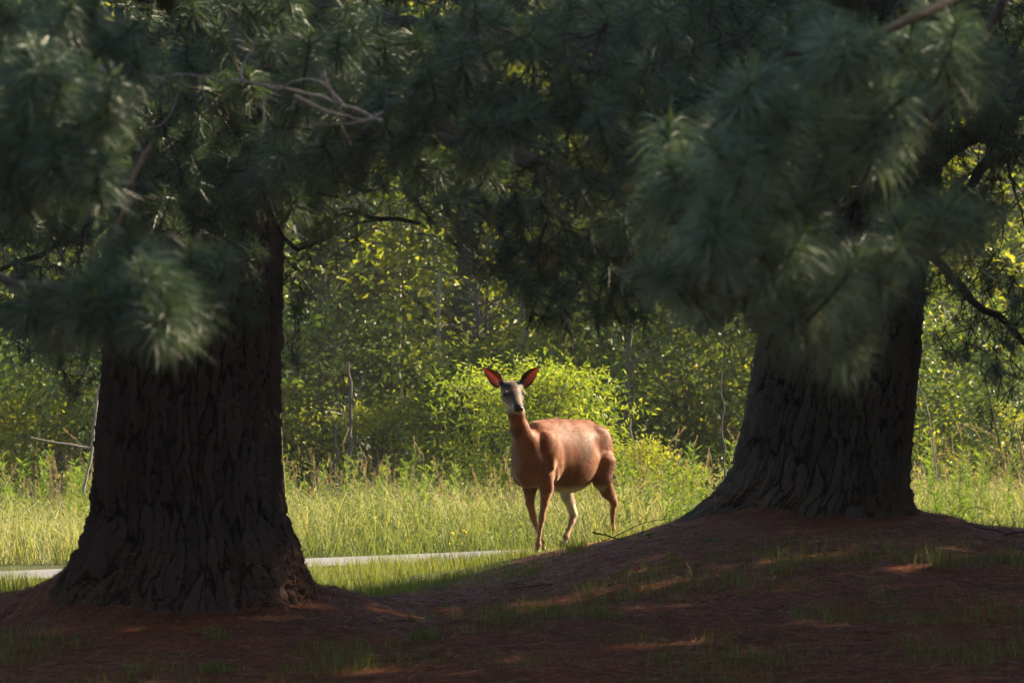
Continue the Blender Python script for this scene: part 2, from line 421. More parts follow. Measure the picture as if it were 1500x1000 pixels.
def tuft(seed, n=120, L=0.095, w=0.0012, droop=0.9, young=14, stem=True, mats=None, segs=2):
    """one white-pine shoot: a short twig with a fan of long soft needles and a few upright young ones"""
    r = np.random.default_rng(seed)
    s = r.uniform(-0.055, 0.030, n)
    ang = np.radians(np.clip(r.normal(72, 22, n)-s*500, 15, 125)); az = r.uniform(0, 2*PI, n)
    d = np.stack([np.sin(ang)*np.cos(az), np.sin(ang)*np.sin(az), np.cos(ang)], -1)
    Ln = L*r.uniform(0.75, 1.12, n)
    p0 = np.stack([0*s, 0*s, s], -1)
    if young:
        ny = young; ay = np.radians(np.abs(r.normal(0, 16, ny))); azy = r.uniform(0, 2*PI, ny)
        dy = np.stack([np.sin(ay)*np.cos(azy), np.sin(ay)*np.sin(azy), np.cos(ay)], -1)
        d = np.concatenate([d, dy]); Ln = np.concatenate([Ln, L*r.uniform(0.25, 0.5, ny)]); p0 = np.concatenate([p0, np.stack([0*ay, 0*ay, r.uniform(0.01, 0.04, ny)], -1)])
    N = len(d)
    side = norm(np.cross(d, r.normal(0, 1, (N, 3))))*w/2
    g = np.array([0, 0, -1.0])*droop
    p1 = p0+d*Ln[:, None]*0.55+g*(Ln*0.10)[:, None]
    p2 = p0+d*Ln[:, None]+g*(Ln*0.42)[:, None]
    rv = np.clip(r.random(N), 0, 1)
    if segs == 2:
        V = np.stack([p0-side, p0+side, p1-side, p1+side, p2], 1).reshape(-1, 3)
        b = (np.arange(N)*5)[:, None]
        T = np.concatenate([b+np.array([[0, 1, 3]]), b+np.array([[0, 3, 2]]), b+np.array([[2, 3, 4]])])
        mi = np.tile((np.arange(N) >= n).astype(int), 3); R = np.repeat(rv, 5)
    else:
        V = np.stack([p0-side, p0+side, p2], 1).reshape(-1, 3); T = np.arange(3*N).reshape(-1, 3)
        mi = (np.arange(N) >= n).astype(int); R = np.repeat(rv, 3)
    if stem:
        tv, tq = tubes([([(0, 0, -0.09), (0.003, 0.002, -0.03), (0, 0, 0.035)], [0.0032, 0.0028, 0.0018])], 4)
        tt = np.concatenate([tq[:, [0, 1, 2]], tq[:, [0, 2, 3]]])+len(V)
        T = np.concatenate([T, tt]); mi = np.concatenate([mi, np.full(len(tt), 2)]); V = np.concatenate([V, tv]); R = np.concatenate([R, np.full(len(tv), 0.5)])
    return V, T, mi, R
NEAR = []
for k in range(6):
    V, T, mi, R = tuft(100+k, n=250, young=20, w=0.0016)
    NEAR.append(new_mesh('needle_tuft', V, T, [M_NEEDLE, M_YOUNG, M_LIMB], mi, shade=False, attrs={'rnd': R}))
FAR = [tuft(200+k, n=84, w=0.0027, young=6, segs=1) for k in range(5)]
MID = [tuft(250+k, n=140, w=0.0020, young=10, segs=1) for k in range(5)]
DENS = 1.0
TUFTS = {}
DRY = [tuft(300+k, n=46, w=0.0018, droop=1.6, young=0, segs=1) for k in range(2)]

def joined_tufts(name, pts, dirs, scale, protos, mats, parent, r):
    Vs = []; Ts = []; Ms = []; Rs = []; off = 0
    which = r.integers(0, len(protos), len(pts))
    for k, (V, T, mi, R) in enumerate(protos):
        s = which == k
        if not s.any(): continue
        M = rotmats(dirs[s], r.uniform(0, 6.28, s.sum()), scale[s])
        W, G = replicate(V, T, M, pts[s])
        Vs.append(W); Ts.append(G+off); off += len(W)
        Ms.append(np.tile(mi, s.sum())); shift = np.repeat(r.uniform(-0.3, 0.3, s.sum()), len(V))
        Rs.append(np.clip(np.tile(R, s.sum())*0.6+0.15+shift*1.2, 0, 1))
    if not Vs: return None
    o = link(name, new_mesh(name, np.concatenate(Vs), np.concatenate(Ts), mats, np.concatenate(Ms), shade=False, attrs={'rnd': np.concatenate(Rs)}))
    child(o, parent); o['kind'] = 'stuff'; return o

def grow(limb, lr, targets, r, twig_r=0.0035, sag=0.06, jitter=0.02):
    """join every target point to the nearest wood already grown; returns tube paths and the final directions"""
    limb = np.asarray(limb, float)
    # resample limb
    seg = np.linalg.norm(np.diff(limb, axis=0), axis=1); tot = seg.sum(); n = max(3, int(tot/0.12))
    cum = np.concatenate([[0], np.cumsum(seg)]); tt = np.linspace(0, tot, n)
    LP = np.stack([np.interp(tt, cum, limb[:, i]) for i in range(3)], -1)
    LP[1:-1] += r.normal(0, 0.012, (n-2, 3))
    LR = np.interp(tt, [0, tot], lr)
    paths = [(LP, LR)]
    nodes = list(LP); depth = [0]*n
    d = np.min(np.linalg.norm(targets[:, None]-LP[None], axis=-1), axis=1)
    dirs = np.zeros_like(targets)
    for q in np.argsort(d):
        T = targets[q]; A = np.array(nodes); dd = np.linalg.norm(A-T, axis=1)
        cost = dd*(1+0.18*np.array(depth))+0.0
        cost[dd < 0.03] = 9
        b = int(np.argmin(cost)); P0 = A[b]; L_ = np.linalg.norm(T-P0)
        m = max(2, int(L_/0.10)+1)
        s = np.linspace(0, 1, m+1)[:, None]
        P = P0+(T-P0)*s
        P[:, 2] -= (sag*L_*4*s*(1-s))[:, 0]*r.uniform(-0.4, 1.2)
        P[1:-1] += r.normal(0, jitter*min(1, L_*2), (m-1, 3))
        dp = depth[b]+1
        R0 = max(twig_r*0.7, min(twig_r*(1+2.2*L_), 0.012))
        paths.append((P, np.linspace(R0, twig_r*0.6, m+1)))
        for x in P[1:]: nodes.append(x); depth.append(dp)
        dirs[q] = P[-1]-P[-2]
    return paths, norm(dirs)

def blobs(spec, r, dens=1.4, ysc=1.0):
    """spec rows: px, py, radius px (x), radius py (y), Y, dY, count -> points inside those ellipses, given depth spread"""
    out = []
    for px, py, rx, ry, Y, dY, n in spec:
        Y = Y*ysc
        n = max(1, int(round(n*dens))) if n > 1 else 1
        a = r.uniform(0, 2*PI, n); k = np.sqrt(r.random(n))
        yy = Y+r.uniform(-dY, dY, n)
        x = px+rx*k*np.cos(a); y = py+ry*k*np.sin(a)
        out.append(np.stack([(x-750)/F*yy, yy, CAM_Z-(y-600)/F*yy], -1))
    return np.concatenate(out)

def bough(parent, limb, lr, spec, seed, near=True, dry=0.0, bare=0, scale=(0.85, 1.15), up=0.8, woodmat=None, label=None, twig_r=0.0032, dens=1.4, ysc=1.0, meshes=None):
    r = np.random.default_rng(seed)
    T = blobs(spec, r, dens, ysc)
    paths, dirs = grow(limb, lr, T, r, twig_r=twig_r)
    v, qd = tubes(paths, 5)
    ob = child(link('bough', new_mesh('bough', v, qd, [woodmat or M_LIMB])), parent)
    if label: ob['label'] = label
    n = len(T)
    isbare = r.random(n) < bare
    isdry = (r.random(n) < dry) & ~isbare
    D = norm(dirs*0.55+np.array([0, 0, up])+r.normal(0, 0.22, (n, 3)))
    S = r.uniform(*scale, n)
    green = ~isbare & ~isdry
    rest = green.copy()
    if near:
        for q in np.nonzero(green)[0]:
            if TUFTS.get(parent.name, 0) >= 290: break
            TUFTS[parent.name] = TUFTS.get(parent.name, 0)+1; rest[q] = False
            M = Matrix(rotmats(D[q:q+1], np.array([r.uniform(0, 6.28)]), S[q])[0].tolist()).to_4x4(); M.translation = Vector(T[q])
            o = link('needle_tuft', (meshes or NEAR)[int(r.integers(0, len(NEAR)))])
            o.parent = ob; o.matrix_parent_inverse = ob.matrix_parent_inverse.copy() if False else Matrix.Identity(4)
            o.matrix_basis = M
    if rest.any():
        x = joined_tufts('needles', T[rest], D[rest], S[rest], MID if near else FAR, [M_NEEDLE, M_YOUNG, M_LIMB], parent, r)
        if x: x.parent = ob; x.matrix_parent_inverse = Matrix.Identity(4)
    if isdry.any():
        x = joined_tufts('dry_needles', T[isdry], D[isdry]*np.array([1, 1, -0.4]), S[isdry]*0.9, DRY, [M_DRYN, M_DRYN, M_LIMB], parent, r)
        if x: x.parent = ob; x.matrix_parent_inverse = Matrix.Identity(4)
    return ob
# ------------------------------------------------------------------ boughs of the two great pines
LTB = lambda z: np.array([LT[0]+PX(288, 21)-LT[0], LT[1]-0.1, z])
def rt_at(z): return np.array([1.87+(z-1.18)*0.15, RT[1]-0.1, z])
def lt_at(z): return np.array([-1.57, LT[1]-0.1, z])
# left pine: long limbs reaching over the gap and towards the camera
bough(pine_l, [lt_at(3.3), at(480, 10, 18), at(700, 60, 15), at(900, 110, 13.5)], (0.07, 0.012),
      [(850, 150, 60, 30, 13.2, .5, 9), (735, 160, 60, 35, 13.5, .6, 9), (640, 120, 80, 40, 14.2, .8, 13), (800, 50, 150, 45, 14.0, 1.0, 26), (950, 60, 70, 60, 13.6, .8, 12), (560, 60, 100, 50, 15, 1, 16), (700, 230, 120, 30, 15, .8, 9), (900, 215, 70, 40, 14, .8, 8)], 31)
bough(pine_l, [lt_at(3.0), at(330, 40, 18), at(420, 160, 15.5), at(560, 200, 14.0)], (0.06, 0.010),
      [(440, 230, 70, 50, 14.2, .7, 12), (560, 180, 80, 45, 14, .8, 12), (480, 110, 120, 55, 14.5, .8, 20), (330, 100, 100, 70, 15.5, .8, 18), (340, 240, 70, 60, 15.6, .8, 10), (480, 300, 60, 30, 15, .6, 4), (400, 20, 140, 50, 15, .8, 18)], 32)
bough(pine_l, [lt_at(2.7), at(220, 60, 18.5), at(160, 230, 17), at(120, 360, 16)], (0.05, 0.009),
      [(200, 170, 100, 120, 16.5, .8, 24), (60, 60, 100, 60, 16.5, 1, 14), (270, 300, 80, 70, 16.8, .6, 14), (330, 380, 60, 60, 17.5, .6, 10), (100, 300, 90, 60, 16.5, .8, 7), (370, 440, 30, 40, 18.5, .4, 3), (150, 430, 70, 40, 16.5, .6, 4)], 33)
# filling sprays around the left trunk and behind
bough(pine_l, [lt_at(2.9), at(560, 180, 18.5), at(760, 230, 17), at(930, 300, 16)], (0.050, 0.010),
      [(700, 320, 100, 40, 16.4, .8, 16), (860, 290, 110, 50, 16.0, .9, 26), (820, 390, 110, 45, 16, .8, 24), (950, 370, 110, 60, 15.6, .8, 30), (1010, 300, 90, 60, 15.4, .7, 18), (740, 390, 50, 30, 16.5, .5, 5), (870, 450, 90, 20, 16, .5, 9), (620, 270, 80, 30, 16.8, .8, 9)], 34, dry=0.20, dens=1.8)
bough(pine_l, [lt_at(3.2), at(380, -60, 22.5), at(600, 40, 23), at(820, 90, 23)], (0.07, 0.016),
      [(600, 60, 260, 130, 22.6, 1.2, 150), (820, 190, 200, 90, 22.5, 1.0, 80), (520, 200, 120, 70, 22.8, .8, 40), (950, 90, 160, 120, 22.5, 1, 60), (500, 250, 130, 30, 22.8, .6, 26), (870, 330, 150, 70, 21, .8, 30)], 35, near=False, dens=2.5)
bough(pine_l, [lt_at(3.1), at(200, -60, 19.8), at(60, 60, 19), at(-60, 150, 18.5)], (0.07, 0.014),
      [(120, 100, 180, 110, 19.0, 1.0, 100), (60, 260, 120, 70, 19, .8, 40), (230, 240, 110, 90, 19.4, .6, 50), (330, 160, 120, 120, 19.3, .5, 50), (310, 330, 80, 60, 19.6, .4, 18), (60, 300, 100, 50, 19.5, .6, 30)], 36, near=False, dens=2.2)
# right pine
bough(pine_r, [rt_at(3.5), at(1180, -20, 21.5), at(1080, 60, 19), at(980, 160, 17)], (0.07, 0.012),
      [(1020, 60, 110, 70, 17, .9, 28), (1000, 190, 80, 70, 16.5, .8, 18), (1150, 30, 120, 50, 18, .8, 22), (940, 250, 70, 50, 16.4, .6, 9), (1080, 280, 80, 60, 17, .6, 12)], 41)
bough(pine_r, [rt_at(3.2), at(1330, 0, 21), at(1400, 90, 19), at(1470, 160, 18)], (0.07, 0.012),
      [(1400, 60, 110, 70, 18.5, .8, 28), (1300, 130, 80, 80, 18.8, .7, 18), (1450, 130, 60, 50, 18, .7, 10), (1330, 250, 70, 40, 19, .5, 9), (1420, 300, 60, 40, 18.5, .5, 6)], 42)
bough(pine_r, [rt_at(2.9), at(1160, 180, 23.6), at(1100, 300, 22.6), at(1080, 400, 22)], (0.055, 0.012),
      [(1120, 330, 120, 90, 22.6, .7, 55), (1200, 250, 120, 110, 23.0, .6, 60), (1230, 400, 90, 60, 23.3, .5, 30), (1050, 440, 70, 30, 22, .5, 12), (1180, 470, 70, 40, 22.8, .4, 14)], 43, near=False, dens=1.8)
bough(pine_r, [rt_at(3.4), at(1100, -60, 24), at(960, 40, 24), at(860, 120, 24)], (0.07, 0.016),
      [(1050, 70, 200, 130, 24, 1.0, 110), (1330, 70, 200, 130, 23.9, .8, 110), (1200, 160, 150, 120, 23.6, .5, 60)], 44, near=False, dens=2.2)
bough(pine_r, [rt_at(2.55)+np.array([0.2, 0, 0]), at(1420, 200, 24.5), at(1470, 170, 24), at(1560, 150, 24)], (0.06, 0.025),
      [(1460, 270, 60, 50, 24, .5, 9), (1400, 330, 80, 50, 23.8, .6, 22), (1440, 420, 90, 40, 24, .6, 24), (1340, 410, 50, 40, 23.9, .4, 14), (1480, 130, 60, 60, 24, .6, 24), (1440, 200, 60, 40, 23.6, .4, 22), (1490, 250, 50, 50, 23.8, .4, 20), (1400, 380, 60, 40, 23.6, .4, 14)], 45, near=False, bare=0.25,
      label='thick dark limb forking out to the right of the trunk')
bough(pine_r, [rt_at(2.2)+np.array([0.3, 0.1, 0]), at(1440, 450, 25.6), at(1500, 500, 26), at(1580, 540, 26.5)], (0.035, 0.010),
      [(1440, 490, 80, 45, 26, .6, 26), (1480, 540, 50, 35, 26.2, .6, 12), (1390, 510, 30, 20, 25.8, .3, 4), (1500, 440, 50, 50, 26, .5, 14), (1450, 610, 20, 14, 26.5, .3, 3)], 46, near=False, bare=0.15,
      label='drooping lower limb with dark sprays against the light')
# left edge sprays with bare twigs, seen against the bright wood
bough(pine_l, [lt_at(2.3)+np.array([-0.3, 0.2, 0]), at(160, 330, 22.5), at(60, 370, 23), at(-60, 420, 23.5)], (0.035, 0.010),
      [(90, 360, 90, 60, 22.8, .5, 30), (40, 430, 60, 50, 23, .5, 26), (80, 500, 60, 35, 23, .5, 20), (110, 560, 40, 15, 22.8, .3, 6), (30, 320, 60, 40, 23, .5, 14), (130, 450, 30, 60, 22.6, .3, 10)], 37, near=False, bare=0.30, dens=1.9,
      label='low limb with dark sprays and bare twigs on the outer side')
# the bare dead limbs right of the left trunk
bough(pine_l, [lt_at(2.35)+np.array([0.35, 0.15, 0]), at(430, 300, 21.6), at(530, 312, 21.8), at(615, 328, 22)], (0.028, 0.010),
      [(470, 360, 50, 40, 21.7, .3, 26), (440, 430, 25, 50, 21.6, .3, 22), (520, 340, 60, 30, 21.9, .3, 16), (560, 300, 50, 20, 21.9, .3, 10), (430, 500, 12, 40, 21.5, .2, 8)], 38, near=False, bare=0.97, twig_r=0.0022, up=0.1,
      label='thin black dead limb with hanging bare twigs')
bough(pine_l, [lt_at(2.28)+np.array([0.35, -0.1, 0]), at(425, 375, 20.8), at(480, 345, 20.6), at(555, 322, 20.4)], (0.016, 0.005),
      [(430, 420, 20, 50, 20.7, .2, 12), (500, 360, 40, 20, 20.5, .2, 7), (437, 532, 5, 5, 20.6, .02, 1)], 39, near=False, bare=0.85, twig_r=0.0020, up=0.1)
# grey weathered dead branch in front of the dark foliage
def wood(parent, name, paths, mat, label=None, sides=6):
    v, q = tubes(paths, sides); o = child(link(name, new_mesh(name, v, q, [mat])), parent)
    if label: o['label'] = label
    return o
def pxpath(pts, Y, r0, r1, dY=0.0, jit=0.0):
    P = np.array([at(x, y, Y+dY*i/(len(pts)-1)) for i, (x, y) in enumerate(pts)])
    # smooth the polyline
    n = len(P); t0 = np.arange(n); t1 = np.linspace(0, n-1, (n-1)*4+1)
    Q = np.stack([np.interp(t1, t0, P[:, k]) for k in range(3)], -1)
    for _ in range(2): Q[1:-1] = 0.25*Q[:-2]+0.5*Q[1:-1]+0.25*Q[2:]
    if jit: Q[1:-1] += rng.normal(0, jit, Q[1:-1].shape)
    return Q, np.linspace(r0, r1, len(Q))
Yd = 12.6
wood(pine_l, 'dead_branch', [
    pxpath([(560, 178), (535, 166), (500, 150), (450, 135), (400, 128), (355, 118), (320, 117), (280, 108), (240, 112), (210, 117)], Yd, 0.006, 0.002, 0.2, .003),
    pxpath([(500, 150), (470, 118), (440, 115), (405, 133), (385, 150), (370, 165)], Yd, 0.0045, 0.0015, .1, .002),
    pxpath([(500, 150), (497, 175), (505, 195), (515, 215)], Yd, 0.0045, 0.0015, .05, .001),
    pxpath([(470, 118), (473, 105), (482, 125), (490, 145)], Yd, 0.004, 0.003),
    pxpath([(355, 118), (352, 100), (365, 80), (378, 52)], Yd, 0.0045, 0.0015, .1, .001),
    pxpath([(268, 110), (262, 135), (252, 165), (235, 185), (215, 188)], Yd+.2, 0.004, 0.0015, .1, .001),
    pxpath([(290, 112), (300, 140), (306, 175)], Yd+.2, 0.003, 0.001),
    pxpath([(385, 150), (388, 180), (384, 200), (372, 206)], Yd, 0.003, 0.001),
    pxpath([(400, 128), (385, 105), (375, 85)], Yd, 0.003, 0.001),
    pxpath([(450, 135), (430, 150), (425, 165)], Yd, 0.003, 0.001),
    pxpath([(560, 165), (530, 180), (490, 182), (450, 182)], Yd, 0.004, 0.001, -.1, .001),
    pxpath([(430, 140), (470, 160), (510, 172), (545, 176)], Yd-.05, 0.006, 0.002, .05, .002)], M_DEAD, 'bare weathered branch, grey and twisted, high beside the trunk')
wood(pine_l, 'dead_branch', [
    pxpath([(205, 70), (190, 45), (150, 32), (120, 30), (116, 48)], 11.5, 0.005, 0.0015, 0, .001),
    pxpath([(195, 55), (170, 48), (140, 48)], 11.5, 0.0035, 0.001)], M_DEAD)
wood(pine_l, 'broken_branch', [pxpath([(190, 272), (200, 250), (212, 228), (222, 213)], 11.0, 0.009, 0.007, 0, .001), pxpath([(190, 272), (186, 300), (175, 330), (150, 355), (125, 372)], 11.0, 0.009, 0.005, .1, .002)], M_DRYLIMB)
# heavy half-lit limb that crosses the gap, with its stubs
wood(pine_l, 'limb', [
    pxpath([(380, 60), (520, 140), (600, 165), (660, 190), (725, 212), (790, 245), (850, 262), (930, 255)], 20.3, 0.075, 0.030, 1.5, .006),
    pxpath([(790, 245), (810, 290), (822, 312)], 21.3, 0.020, 0.006, 0, .003),
    pxpath([(850, 262), (900, 275), (980, 300)], 21.5, 0.018, 0.006, .2, .003),
    pxpath([(660, 190), (690, 230), (760, 300)], 20.8, 0.018, 0.005, .2, .003)], M_DRYLIMB, 'heavy limb crossing the gap towards the other pine, its bark catching light')
wood(pine_r, 'limb', [
    pxpath([(1275, 330), (1350, 250), (1400, 205), (1440, 190), (1500, 150), (1600, 90)], 24.7, 0.085, 0.05, -.5, .006),
    pxpath([(1440, 200), (1470, 215), (1520, 200), (1600, 215)], 24.5, 0.05, 0.04, -.3, .004),
    pxpath([(1455, 225), (1435, 250), (1420, 275)], 24.6, 0.04, 0.03, 0, .003),
    pxpath([(1465, 200), (1475, 240), (1490, 290), (1500, 330)], 24.4, 0.012, 0.004, -.1, .003)], M_LIMB)

# ------------------------------------------------------------------ two more pines beside the camera, only their boughs reach into view
M_SKYLIT = leaf_mat('skylit_needles', [(0.045, 0.085, 0.052), (0.12, 0.18, 0.115), (0.26, 0.34, 0.22)], 0.25, 0.45, (1.3, 1.3, 0.75), 0.5)  # lighter copy of the needles: skylight on the near tufts put into colour
SKYLIT = []
for me in NEAR:
    m2 = me.copy(); m2.materials[0] = M_SKYLIT; SKYLIT.append(m2)
def near_pine(x, y, lab, specs, seed):
    e = empty('pine_tree', (x, y, 0)); tag(e, lab, 'tree')
    P = np.array([(x, y, -0.3), (x, y, 0.4), (x+.02, y, 2), (x, y+.03, 5), (x, y, 10)]); v, q = tubes([(P, np.array([.34, .27, .24, .18, .06]))], 20)
    child(link('trunk', new_mesh('trunk', v, q, [M_BARK2])), e)
    for k, (limb, lr, sp, kw) in enumerate(specs):
        bough(e, limb, lr, sp, seed+k, meshes=SKYLIT if x > 0 else SKYLIT[:1]+NEAR[1:], **kw)
    return e
M_BARK2 = simple_mat('pine_bark', (0.04, 0.028, 0.022), (0.12, 0.085, 0.065), 14, 0.9, 1.0, 0.03, stretch=(3, 3, 0.5))
pn_r = near_pine(2.9, 10.6, 'pine whose big pale soft tufts hang into the upper right foreground', [
    ([(2.9, 10.6, 2.9), at(1490, -20, 10.4), at(1290, 40, 10.1), at(1120, 110, 9.9), at(1040, 190, 9.9)], (0.035, 0.006),
     [(1095, 140, 35, 30, 7.9, .15, 6), (1100, 215, 50, 35, 7.9, .2, 9), (1235, 75, 45, 30, 8.0, .2, 8), (1285, 165, 40, 40, 8.0, .2, 8), (1180, 60, 60, 40, 8.3, .2, 6), (1190, 190, 40, 50, 8.3, .2, 5), (1020, 230, 50, 50, 8.2, .2, 7), (1350, 60, 50, 50, 8.4, .2, 6), (1420, 110, 40, 40, 8.6, .2, 3), (980, 290, 30, 30, 8.3, .1, 3)], dict(dens=1.0, ysc=1.23, scale=(1.0, 1.35))),
    ([(2.9, 10.6, 3.0), at(1500, -60, 10.8), at(1390, 150, 10.6), at(1240, 300, 10.4), at(1070, 340, 10.1)], (0.022, 0.005),
     [(1060, 345, 45, 30, 7.9, .15, 8), (1000, 400, 40, 25, 8.1, .15, 5), (1130, 390, 45, 40, 8.0, .15, 8), (1190, 415, 45, 40, 8.1, .2, 8), (1235, 465, 40, 30, 8.2, .15, 6), (1165, 470, 30, 25, 8.4, .15, 3), (1160, 300, 50, 40, 8.3, .2, 6), (1330, 330, 50, 35, 8.6, .2, 5), (1400, 320, 40, 25, 8.8, .2, 4), (1270, 400, 40, 40, 8.5, .2, 5), (1238, 500, 20, 15, 8.5, .1, 2), (1215, 400, 60, 60, 8.9, .2, 8), (1130, 450, 30, 20, 8.6, .15, 4), (1050, 430, 40, 20, 8.7, .15, 4)], dict(dry=0.04, dens=1.0, ysc=1.23, scale=(1.0, 1.35))),
], 60)
pn_l = near_pine(-3.1, 10.6, 'pine whose drooping tufts hang into the upper left foreground', [
    ([(-3.1, 10.6, 3.1), at(-60, 0, 10.4), at(40, 70, 10.2), at(110, 150, 10), at(130, 230, 9.8)], (0.035, 0.006),
     [(50, 100, 50, 30, 9.9, .2, 8), (40, 190, 50, 50, 9.9, .2, 10), (120, 140, 45, 40, 9.9, .2, 8), (120, 230, 50, 40, 9.9, .2, 9), (20, 270, 40, 30, 10, .2, 4), (70, 20, 70, 30, 10.4, .3, 7), (180, 90, 40, 50, 10.6, .2, 6)], {}),
    ([(-3.1, 10.6, 2.2), at(-60, 380, 10.6), at(60, 420, 10.4), at(160, 430, 10.2), at(240, 440, 10.0)], (0.028, 0.006),
     [(235, 420, 35, 30, 9.9, .15, 7), (270, 450, 35, 25, 10, .15, 6), (150, 445, 45, 25, 10, .15, 7), (215, 460, 40, 20, 9.9, .15, 6), (80, 450, 45, 40, 10.4, .2, 5), (200, 380, 40, 25, 10.3, .15, 4), (290, 400, 40, 30, 10.6, .2, 4)], dict()),
], 70)

# ------------------------------------------------------------------ high crowns (above the frame) that keep the ground in shade
COARSE = [tuft(400+k, n=46, L=0.30, w=0.016, young=0, stem=False, segs=1) for k in range(3)]
def crown(parent, cx, cy, z0, z1, rad, n, seed, ybias=0.0, low=None):
    r = np.random.default_rng(seed)
    k = r.random(n)**0.8; z = z0+(z1-z0)*k
    rr = rad*(1-0.55*((z-z0)/(z1-z0)))*np.sqrt(r.random(n)); a = r.uniform(0, 2*PI, n)
    P = np.stack([cx+rr*np.cos(a), cy+rr*np.sin(a)+ybias*rr/rad, z+0.3*np.sin(a*3)], -1)
    o = joined_tufts('crown', P, norm(np.stack([np.cos(a), np.sin(a), 0.8+0*a], -1)+r.normal(0, .3, (n, 3))), r.uniform(.8, 1.3, n), COARSE, [M_NEEDLE, M_YOUNG, M_LIMB], parent, r)
    return o
crown(pine_l, LT[0], LT[1], 3.6, 12, 4.6, 1700, 81)
crown(pine_r, RT[0], RT[1], 4.0, 12, 4.0, 1500, 82)
crown(pn_r, 2.9, 10.6, 3.1, 10, 2.6, 700, 83)
crown(pn_l, -3.1, 10.6, 3.2, 10, 2.2, 50, 84)
# unseen pines added outside the frame to block sun and sky
def shade_pine_mesh(seed, h, rad, z0, n):
    r = np.random.default_rng(seed)
    P = np.array([(0, 0, -0.3), (0, 0, 0.5), (0.05, 0, h*0.4), (0, 0.05, h*0.95)]); pth = [(P, np.array([.26, .2, .15, .03]))]
    for k in range(36):
        z = z0+(h-z0)*k/38; a = k*2.4; l = rad*(1.05-(z-z0)/(h-z0)*0.8)
        pth.append((np.array([(0, 0, z), (l*.5*math.cos(a), l*.5*math.sin(a), z+.15), (l*math.cos(a), l*math.sin(a), z+.1)]), np.array([.045, .03, .01])))
    v, q = tubes(pth, 7)
    tr = new_mesh('trunk', v, q, [M_BARK2])
    z = z0-0.3+(h-z0)*r.random(n)**0.9; rr = rad*np.clip(1.05-(z-z0)/(h-z0)*0.85, 0.1, 1.1)*np.sqrt(r.random(n)); a = r.uniform(0, 2*PI, n)
    pts = np.stack([rr*np.cos(a), rr*np.sin(a), z], -1)
    e = empty('temp'); o = joined_tufts('needles', pts, norm(np.stack([np.cos(a), np.sin(a), .8+0*a], -1)+r.normal(0, .3, (n, 3))), r.uniform(.8, 1.3, n), COARSE, [M_NEEDLE, M_YOUNG, M_LIMB], e, r)
    me = o.data; bpy.data.objects.remove(o); bpy.data.objects.remove(e)
    return tr, me
SP = [shade_pine_mesh(500, 11, 2.3, 1.0, 1000), shade_pine_mesh(501, 9, 2.1, 0.7, 900)]
r_ = np.random.default_rng(9)
spots = [(5.9, 27.2), (5.6, 19.4), (7.0, 28.3), (9.8, 30.2), (12.6, 31.8), (6.3, 26.0), (6.0, 24.4), (6.2, 22.0), (6.1, 17.0), (5.4, 14.5), (5.6, 11.5), (8.6, 24.6), (9.0, 21.5), (8.6, 18.2), (8.2, 12), (11.5, 24), (11.8, 20), (11.4, 16), (5.6, 6.5), (8, 8),
         (-6.4, 23.2), (-6.0, 18.5), (-8.5, 20.5), (-8.5, 15.5), (6.5, 2.0), (8.5, -2), (-3.4, -2.5), (3.2, -3.0), (-6.5, 1.0), (-7.0, 9.0), (-5.4, 14), (-5.2, 17.2), (-6.4, 26.5), (0.2, -5.5), (-1.8, -9), (5, -7), (-5, -6)]
for k, (x, y) in enumerate(spots):
    tr, me = SP[k % 2]
    e = empty('pine_tree', (x, y, float(ground_z(x, y)[0]))); e.rotation_euler.z = r_.uniform(0, 6.28); s = r_.uniform(.9, 1.12); e.scale = (s, s, s)
    tag(e, 'tall unseen pine of the stand, added to cast shade', 'tree', 'unseen pines added for their shade')
    o = bpy.data.objects.new('trunk', tr); o.parent = e; COL.objects.link(o)
    o = bpy.data.objects.new('needles', me); o.parent = e; o['kind'] = 'stuff'; COL.objects.link(o)
# ------------------------------------------------------------------ the wood behind the meadow
def leaf_cloud(P, D, L, W, r, fold=0.25, flat=0.6):
    """folded diamond leaves at P pointing along D; returns verts, tris, rnd"""
    n = len(P); D = norm(D); up = norm(np.stack([r.normal(0, 1, n)*flat, r.normal(0, 1, n)*flat, np.ones(n)], -1))
    S = norm(np.cross(D, up)); Nn = np.cross(S, D)
    L = L*r.uniform(.6, 1.25, n)[:, None]; W = W*r.uniform(.7, 1.2, n)[:, None]
    a = P; b = P+D*L*0.45+S*W/2+Nn*W*fold; c = P+D*L*0.45-S*W/2+Nn*W*fold; d = P+D*L-Nn*L*0.15
    m = P+D*L*0.5
    V = np.stack([a, b, c, d], 1).reshape(-1, 3); i = (np.arange(n)*4)[:, None]
    T = np.concatenate([i+np.array([[0, 1, 3]]), i+np.array([[0, 3, 2]])])
    return V, T, np.repeat(r.random(n), 4)
